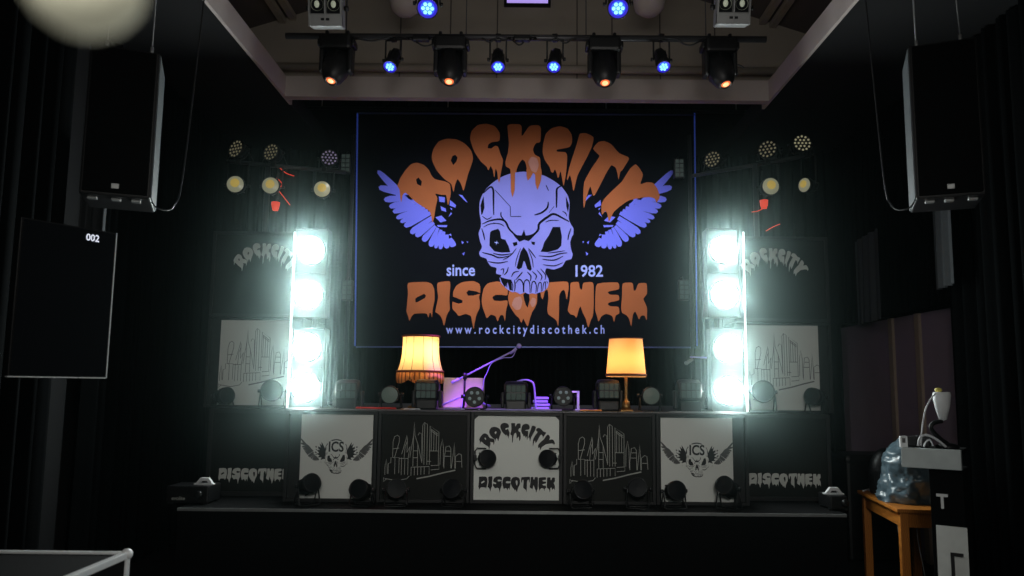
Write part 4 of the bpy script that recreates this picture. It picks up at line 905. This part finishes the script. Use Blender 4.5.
# ------------------------------------------------------------------ hanging speakers
def speaker(label, px_edge, py_t, py_b, Y, side):
    """side -1 left: inner edge painted as lit, on its right"""
    p = U(px_edge, (py_t + py_b) / 2, Y); zt_ = UZ(px_edge, py_t, Y); zb2 = UZ(px_edge, py_b, Y); h = zt_ - zb2
    w, d = .37, .40; rz = side * -R_(22)     # toed in
    t = thing('hanging_speaker', label, 'loudspeaker', (p.x, Y, zb2), rz)
    s = -side   # inner face x=0 ; body extends outward
    X = lambda v: side * v
    mb = MB(); mb.box((X(w / 2), d / 2, h / 2), (w, d, h), 0, .012); mb.build('cabinet', 'fixture', t)
    mb = MB(); mb.box((X(w / 2), -.006, h / 2), (w - .03, .016, h - .03), 0, .006); mb.build('grille', 'matte', t)
    mb = MB(); mb.box((X(-.003), d / 2, h / 2), (.006, d - .03, h - .02), 0); tag(mb.build('side_panel', 'side'), 'side panel painted as lit', None).parent = t
    mb = MB(); mb.box((X(w / 2), -.016, h * .06), (.04, .006, .03), 0, .002); mb.build('badge', 'silver', t)
    for (ox, oy) in ((.05, .06), (w - .08, .06), (.08, d - .05)):
        mb = MB(); mb.tube([(X(ox), oy, h), (X(ox), oy, h + .05)], .010, seg=8); zc = zb + .02 - zb2; mb.tube([(X(ox), oy, h + .05), (X(ox) * .9, oy + .02, zc)], .004, seg=5); mb.build('suspension_wire', 'silver', t)
    for ox in (.08, w * .5, w - .06):
        mb = MB(); mb.box((X(ox), d * .2, -.006), (.05, .04, .016), 0, .004); mb.build('rigging_point', 'silver', t)
    mb = MB(); mb.tube(bez([(X(.0), .12, .01), (X(-.04), .14, -.025), (X(-.12), .22, .02), (X(-.16), .28, .3), (X(-.22), .32, h + .7)], 6), .005, seg=5); mb.build('lead', 'cable', t)
speaker('large black loudspeaker hanging at upper left with edge painted as lit', 155, 53, 199, 4.4, -1)
speaker('large black loudspeaker hanging at upper right with edge painted as lit', 912.5, 46, 199, 4.5, 1)

# ------------------------------------------------------------------ numbered screen
A = U(118, 233, 4.5); B = U(105.5, 378, 4.5); C_ = U(34, 222, 4.12)
zt_, zb2 = A.z, B.z; xr = (A.x + B.x) / 2
dirv = Vector((C_.x - xr, C_.y - 4.5, 0)); w = .52; rz = math.atan2(-dirv.y, -dirv.x)
t = thing('wall_screen', 'dark upright screen showing the number 002 at left', 'screen', (xr, 4.5, zb2), rz); h = zt_ - zb2
mb = MB(); mb.box((-w / 2, .035, h / 2), (w, .06, h), 0, .004); mb.build('casing', 'fixture', t)
mb = MB(); mb.box((-w / 2, .001, h / 2), (w - .02, .008, h - .02)); vs, fs = text_vf('002', .02)
put(mb, (vs, fs), lambda u, v: Vector((-.178 + .075 * u, -.0045, h - .075 + .042 * v)), 1); mb.build('display', ['screen', 'screen_text'], t)
mb = MB(); mb.box((.002, .02, h / 2), (.006, .03, h)); mb.box((-w / 2, .02, .0), (w, .03, .006)); mb.build('bezel', 'alu', t)
mb = MB(); mb.tube([(-w / 2, .06, h * .6), (-w / 2 - .1, .4, h * .6)], .025); mb.box((-w / 2, .07, h * .6), (.2, .02, .2), 0, .005); mb.build('wall_arm', 'steel', t)

# ------------------------------------------------------------------ flight case lower left
P = U(131, 551, 3.55); zc = P.z
t = thing('flight_case', 'black road case with bright aluminium edges and ball corner at lower left', 'road case', (P.x, 3.55, 0)); w, d, h = .66, .95, zc
mb = MB(); mb.box((-w / 2, -d / 2, h / 2 + .02), (w - .02, d - .02, h - .06)); mb.build('body', 'matte', t)
mb = MB(); e = .030
for (x, y) in ((0, 0), (-w, 0), (0, -d), (-w, -d)): mb.box((x - (e / 2 if x == 0 else -e / 2), y - (e / 2 if y == 0 else -e / 2), h / 2 + .03), (e, e, h - .08), 0, .004)
for z in (.07, h - e / 2):
    for x in (-e / 2, -w + e / 2): mb.box((x, -d / 2, z), (e, d - e, e), 0, .004)
    for y in (-e / 2, -d + e / 2): mb.box((-w / 2, y, z), (w - e, e, e), 0, .004)
mb.build('edge_profile', 'alu', t)
for x in (-.012, -w + .012):
    for y in (-.012, -d + .012): mb = MB(); mb.sphere((x, y, h - .012), .026); mb.build('ball_corner', 'alu', t)
for x in (-.08, -w + .08):
    for y in (-.08, -d + .08): mb = MB(); mb.lathe([(0, -.018), (.035, -.018), (.035, .018), (0, .018)], axis='X', seg=14, c=(x, y, .035)); mb.build('castor', 'fixture', t)
mb = MB(); mb.box((.003, -d * .5, h * .7), (.01, .16, .1), 0, .004); mb.tube([(.012, -d * .5 - .06, h * .68), (.03, -d * .5 - .05, h * .68), (.03, -d * .5 + .05, h * .68), (.012, -d * .5 + .06, h * .68)], .007, seg=6); mb.build('handle', 'silver', t)

# ------------------------------------------------------------------ right corner: table, bag, console
ZT = .76
c1 = U(897, 509, 1); k = (ZT - EYE) / (c1.z - EYE); N = Vector((c1.x * k, k))   # near corner on the plane z = ZT
c2 = U(857, 490, 1); k = (ZT - EYE) / (c2.z - EYE); Fp = Vector((c2.x * k, k))
ed = (Fp - N); Lt = ed.length; rz = math.atan2(ed.y, ed.x) - PI / 2
t = thing('side_table', 'orange-brown wooden table at the lower right', 'table', (N.x, N.y, 0), rz); wt = .52
mb = MB(); mb.box((wt / 2, Lt / 2, ZT - .014), (wt, Lt, .028), 0, .006); mb.build('tabletop', 'table', t)
mb = MB()
for x in (.055, wt - .055): mb.box((x, Lt / 2, ZT - .085), (.022, Lt - .14, .11))
for y in (.055, Lt - .055): mb.box((wt / 2, y, ZT - .085), (wt - .14, .022, .11))
mb.build('apron', 'table', t)
for x in (.06, wt - .06):
    for y in (.06, Lt - .06): mb = MB(); mb.box((x, y, (ZT - .03) / 2), (.062, .062, ZT - .03), 0, .005); mb.build('leg', 'table', t)
tm = Matrix.Translation((N.x, N.y, 0)) @ Matrix.Rotation(rz, 4, 'Z')
# shiny bag draped over gear
bc = U(908, 470, N.y + .42); bc.z = 0
mb = MB(); seg, rings = 72, 40; vs = []; fs = []
from mathutils import noise
bw, bh, bd = 28 / F * bc.y, UZ(903, 437, bc.y) - ZT, .22
for i in range(rings + 1):
    tt = i / rings
    for k_ in range(seg):
        a_ = 2 * PI * k_ / seg; prof_r = (1 - tt ** 2.6) ** .5 if tt < 1 else 0
        x = math.cos(a_) * bw * prof_r * (1.0 - .10 * tt); y = math.sin(a_) * bd * prof_r; z = tt * bh
        nv = noise.noise(Vector((x * 7, y * 7, z * 7))) * .04 + (.5 - abs(noise.noise(Vector((x * 11 + 3 + z * 6, y * 11, z * 7))))) * .05 + (.5 - abs(noise.noise(Vector((x * 26 - z * 20, y * 26, z * 16 + 5))))) * .022 - .02
        vs.append((x + math.cos(a_) * nv - .03 * tt * (1 if True else 0) + .03 * (tt > .0) * tt, y + math.sin(a_) * nv, max(.004, z + nv * .4 * (tt > 0.05))))
for i in range(rings):
    for k_ in range(seg): fs.append((i * seg + k_, i * seg + (k_ + 1) % seg, (i + 1) * seg + (k_ + 1) % seg, (i + 1) * seg + k_))
mb.add(vs, fs, 0, True); tag(mb.build('plastic_bag', 'bag', None, (bc.x, bc.y, ZT)), 'crumpled shiny slate-blue bag on the wooden table', 'bag')
g = U(886, 470, N.y + .76)
mb = MB(); mb.sphere((0, 0, .2), (.14, .12, .2), seg=20, rings=12); mb.box((0, 0, .13), (.25, .2, .26), 0, .05); tag(mb.build('black_bag', 'fixture', None, (g.x, g.y, ZT)), 'black padded bag behind the slate-blue bag', 'bag')
mb = MB(); q = tm @ Vector((.22, .10, ZT + .018)); q2b = tm @ Vector((.10, .22, ZT + .018))
mid = U(889, 494, 1); k = (ZT + .02 - EYE) / (mid.z - EYE); Pm = Vector((mid.x * k, k, ZT + .02))
t = thing('power_strip', 'white power strip lying on the wooden table', 'power strip', (Pm.x, Pm.y, ZT), rz + R_(60))
mb = MB(); mb.box((0, 0, .018), (.05, .20, .034), 0, .008); mb.build('body', 'white', t)
for i in range(3): mb = MB(); mb.lathe([(.016, .0355), (.016, .037), (.012, .037), (.012, .034)], seg=14, c=(0, (i - 1) * .055, 0)); mb.build('socket', 'whitecable', t)
def tablept(px, py, dz=.006):
    m_ = U(px, py, 1); k = (ZT + dz - EYE) / (m_.z - EYE); return Vector((m_.x * k, k, ZT + dz))
mb = MB(); mb.tube(bez([tablept(863, 491), tablept(868, 489.5), tablept(874, 487.5), tablept(879, 487.5), tablept(880, 489), tablept(875, 490), tablept(869, 490.5)], 6), .007, seg=6); tag(mb.build('cable', 'whitecable'), 'white cable loop at the far end of the wooden table', 'cable')
mb = MB(); mb.tube(bez([tablept(897, 496.5), tablept(903, 499), tablept(910, 501.5), tablept(920, 502)], 6), .006, seg=6); tag(mb.build('cable', 'whitecable'), 'white cable running from the power strip along the table', 'cable')
# desk turned towards the room
YC = 5.0; pd = U(901, 457, YC); rzd = R_(-35)
zpt, zpb = UZ(901, 447.5, YC), UZ(901, 467, YC); LD = .34
t = thing('control_desk', 'black desk with thick grey top plank at the right edge', 'desk', (pd.x, YC, 0), rzd)
mb = MB(); mb.box((LD / 2, .025, (zpt + zpb) / 2), (LD, .05, zpt - zpb), 0, .005); mb.build('top_plank', 'plank', t)
mb = MB(); mb.box((LD / 2 + .005, .22, zpt - .02), (LD - .01, .34, .03), 0, .004); mb.build('worktop', 'matte', t)
mb = MB(); mb.box(((LD + .15) / 2, .22, zpb / 2), (LD - .15, .34, zpb - .01), 0, .004)
vs, fs = text_vf('T', .03); z_a, z_b = UZ(937, 510, YC - .14), UZ(937, 495, YC - .14)
put(mb, (vs, fs), lambda u, v: Vector((.185 + u * .065, .047, z_a + (z_b - z_a) * v)), 1); mb.build('cabinet', ['matte', 'white'], t)
dm = Matrix.Translation((pd.x, YC, 0)) @ Matrix.Rotation(rzd, 4, 'Z')
wp = dm @ Vector((.18, -.035, 0)); z1 = UZ(932, 526, wp.y)
t2 = thing('white_sign', 'white board with black marking leaning against the desk bottom', 'sign', wp, rzd)
mb = MB(); mb.box((.085, .03, z1 / 2), (.17, .015, z1), 0, 0, Matrix.Rotation(R_(-3), 3, 'X'))
mb.box((.085, .0195, z1 * .66), (.02, .008, z1 * .3), 1, 0, Matrix.Rotation(R_(-3), 3, 'X')); mb.box((.11, .0215, z1 * .80), (.07, .008, .02), 1, 0, Matrix.Rotation(R_(-3), 3, 'X')); mb.build('sheet_board', ['paper', 'ink_black'], t2)
wp = dm @ Vector((.012, .04, zpt)); mb = MB(); mb.box((0, 0, .036), (.045, .03, .072), 0, .004); mb.box((-.002, -.016, .045), (.018, .004, .03), 1)
o = mb.build('label_box', ['white', 'ink_grey'], None, wp); o.rotation_euler = (0, 0, R_(-10)); tag(o, 'tiny white box with dark mark standing on the desk left end', 'box')
wp = dm @ Vector((.09, .16, zpt)); mb = MB(); mb.box((0, 0, .035), (.13, .14, .066), 0, .01); mb.lathe([(.02, .066), (.02, .075), (.0, .076)], seg=12)
o = mb.build('black_unit', 'fixture', None, wp); o.rotation_euler = (0, 0, rzd); tag(o, 'low black unit on the desk beside the tiny white box', 'box')
wp = dm @ Vector((.25, .17, zpt - .004)); Yk = wp.y
t = thing('desk_lamp', 'white cone-headed lamp with yellow knob on the right-hand desk', 'lamp', wp); c = t.location
mb = MB(); mb.lathe([(.07, 0), (.07, .02), (.03, .035), (0, .035)], seg=16); mb.tube(bez([(0, 0, .03), U(937, 436, Yk) - c, U(931, 428, Yk) - c, U(934, 423, Yk) - c, U(942, 421, Yk) - c], 6), .014); mb.build('arm', 'fixture', t)
mb = MB(); e = U(941.5, 392, Yk) - c; f_ = U(943.5, 421, Yk) - c
mb.lathe([(.050, e.z), (.055, e.z - .02), (.045, (e.z + f_.z) / 2), (.024, f_.z + .01), (0, f_.z)], seg=18, c=(e.x, 0, 0)); mb.build('lamp_head', 'white', t)
mb = MB(); mb.sphere((e.x - .02, 0, e.z + .012), (.022, .022, .016)); mb.build('knob', 'yellow', t)
YK = Yk
for lb, pts in [('thin white cable curving up to the cone-headed lamp', [(921, 446), (922, 430), (925, 412), (930, 400), (936, 393)]), ('thick white cable arching over the desk top', [(918, 446), (920, 438), (926, 435), (936, 439), (946, 447)]), ('short grey cable loop beside the lamp arm', [(924, 447), (926, 442), (930, 440), (933, 446)])]:
    mb = MB(); mb.tube(bez([U(x, y, YK - .06) for x, y in pts], 6), .008 if 'thick' in lb else .005, seg=6); tag(mb.build('cable', 'whitecable'), lb, 'cable')
for lb, pts in [('grey cable hanging beneath the table front, nearest its left leg', [(897, 515), (898, 530), (902, 545), (905, 556)]), ('grey cable hanging beneath the table by the desk', [(916, 520), (918, 540), (922, 560), (926, 580)])]:
    mb = MB(); mb.tube(bez([U(x, y, N.y + .2) for x, y in pts], 6), .004, seg=6); tag(mb.build('cable', 'silver'), lb, 'cable')
# dark box in front of the panelling
q = U(866, 468, 7.6); mb = MB(); zz_t = UZ(866, 455, 7.6); mb.box((q.x + .12, 7.85, zz_t / 2), (.62, .5, zz_t), 0, .03); mb.box((q.x + .12, 7.85, zz_t - .05), (.64, .52, .09), 0, .04)
tag(mb.build('low_cabinet', 'fixture'), 'low black padded cabinet against the purple wall at right', 'cabinet')
# out-of-focus lampshade close to the camera, top left
q = U(84, -22, .3)
t = thing('hanging_lampshade', 'blurred cream lampshade hanging close by at the top left', 'lampshade', q + Vector((0, 0, .06)))
mb = MB(); mb.xf = Matrix.Translation((0, 0, -.06)); r = 60 / F * .3
mb.lathe([(.012, r), (r * .6, r * .85), (r * .92, r * .4), (r, 0), (r * .92, -r * .4), (r * .7, -r * .72), (r * .4, -r * .92), (0, -r)], seg=32); mb.build('shade', 'globe', t)
mb = MB(); mb.tube([(0, 0, -.03), (0, 0, zb - q.z - .06)], .002, seg=6); mb.build('cord', 'cable', t)

# ------------------------------------------------------------------ light
light('AREA', 'house_light', (0.1, 0.2, 3.6), 27, (1, .97, .90), shape='RECTANGLE', size=3.0, size_y=1.0, target=(0, 7.0, 1.4))
light('AREA', 'banner_wash_left', (-1.3, 7.0, 4.35), 13.5, (.92, .95, 1), shape='RECTANGLE', size=1.2, size_y=.2, target=(-.6, 9, 2.9), spread=R_(90))
light('AREA', 'banner_wash_right', (1.3, 7.0, 4.35), 13.5, (.92, .95, 1), shape='RECTANGLE', size=1.2, size_y=.2, target=(.6, 9, 2.9), spread=R_(90))
for px, tx_ in ((428, -.5), (618, .3)):
    q = U(px, 14, 5.5); light('SPOT', 'violet_spot', q + Vector((0, .35, -.1)), 1500, (.33, .08, 1), spot_size=R_(17), spot_blend=.5, shadow_soft_size=.05, target=(tx_, 7.2, ZD))
light('AREA', 'front_light', (0.2, -1.2, 2.5), 11.5, (1, .99, .93), shape='RECTANGLE', size=.8, size_y=.4, target=(0, 6.5, 1.5), spread=R_(60))  # unseen fill light added to brighten the boxes and banner
light('SPOT', 'red_spot', (-1.6, 7.0, 4.2), 60, (1, .05, .03), spot_size=R_(14), spot_blend=.5, shadow_soft_size=.05, target=(UX(372, 408, 6.6), 6.6, ZD))
light('AREA', 'roof_bounce', (0.1, 4.6, 3.9), 7, (1, .93, .88), shape='RECTANGLE', size=2.4, size_y=2.0, target=(0.1, 7.5, 5.4))

# haze volume added around the two blinder towers to make their lens glow
w = bpy.data.worlds.new('world'); S.world = w; w.use_nodes = True; nt = w.node_tree
bgn = nt.nodes.get('Background') or nt.nodes.new('ShaderNodeBackground'); bgn.inputs[0].default_value = (0, 0, 0, 1); bgn.inputs[1].default_value = 0
ow = nt.nodes.get('World Output') or nt.nodes.new('ShaderNodeOutputWorld'); nt.links.new(bgn.outputs[0], ow.inputs['Surface'])
vs_ = nt.nodes.new('ShaderNodeVolumeScatter'); vs_.inputs['Color'].default_value = (.70, 1, .97, 1); vs_.inputs['Anisotropy'].default_value = HG
geo = nt.nodes.new('ShaderNodeNewGeometry'); sep = nt.nodes.new('ShaderNodeSeparateXYZ'); nt.links.new(geo.outputs['Position'], sep.inputs[0])
def mth(op, a, b=None):
    n_ = nt.nodes.new('ShaderNodeMath'); n_.operation = op
    for k_, v in enumerate((a, b)):
        if v is None: continue
        if isinstance(v, (int, float)): n_.inputs[k_].default_value = v
        else: nt.links.new(v, n_.inputs[k_])
    return n_.outputs[0]
dx = mth('SUBTRACT', mth('ABSOLUTE', mth('SUBTRACT', sep.outputs[0], -.05)), 1.88)
dy = mth('MULTIPLY', mth('SUBTRACT', sep.outputs[1], 6.4), .8)
dz = mth('MAXIMUM', mth('SUBTRACT', mth('ABSOLUTE', mth('SUBTRACT', sep.outputs[2], 2.25)), .75), 0)
l2 = mth('ADD', mth('ADD', mth('MULTIPLY', dx, dx), mth('MULTIPLY', dy, dy)), mth('MULTIPLY', dz, dz))
dens = mth('ADD', mth('MULTIPLY', mth('EXPONENT', mth('MULTIPLY', l2, -1 / HZS ** 2)), HZD), .0004)
nt.links.new(dens, vs_.inputs['Density']); nt.links.new(vs_.outputs[0], ow.inputs['Volume'])
w.cycles.volume_step_size = .3
S.view_settings.view_transform = 'Standard'; S.view_settings.look = 'None'; S.view_settings.exposure = 0; S.view_settings.gamma = 1
S.cycles.use_denoising = True
S.cycles.max_bounces = 6; S.cycles.volume_bounces = 0; S.cycles.sample_clamp_indirect = 3.0

GR = {'floor_spotlight': 'spotlights on the stage lip', 'clamped_spotlight': 'spotlights clamped to the central box', 'ledge_spotlight': 'spotlights in front of the white skyline boxes', 'round_spotlight': 'frosted round spotlights on the shelf', 'led_spotlight': 'five-lens spotlights on the shelf',
      'wash_light': 'wash lights on the shelf', 'moving_head': 'moving heads on the overhead pipe', 'blue_spotlight': 'blue spotlights overhead', 'led_par': 'dotted LED pars on the T-bars', 'warm_par': 'amber lens pars under the T-bars', 'display_box': 'printed display boxes', 'hanging_speaker': 'hanging loudspeakers',
      'table_lamp': 'lit table lamps', 'microphone_stand': 'microphone stands', 'lattice_light': 'gridded lights beside the banner', 'fog_machine': 'fog machines on the stage corners', 'lighting_pipe': 'overhead lighting pipes', 'light_bar_stand': 'T-bar stands', 'red_lamp': 'small red lamps', 'corner_profile': 'edge strips with painted-on glow',
      'lighting_mast': 'masts of the blinder towers', 'upright_pole': 'poles beside the banner', 'stage_curtain': 'black stage drapes', 'hanging_cloth': 'grey hanging cloths', 'roof_speaker': 'rounded housings under the roof'}
for o in list(S.objects):
    if o.parent or 'label' not in o: continue
    k_ = o.name.split('.')[0]
    if k_ == 'blinder_light': o['group'] = 'blinders in the two towers' if 'dazzling' in o['label'] else 'unlit blinders overhead'
    elif k_ in GR: o['group'] = GR[k_]
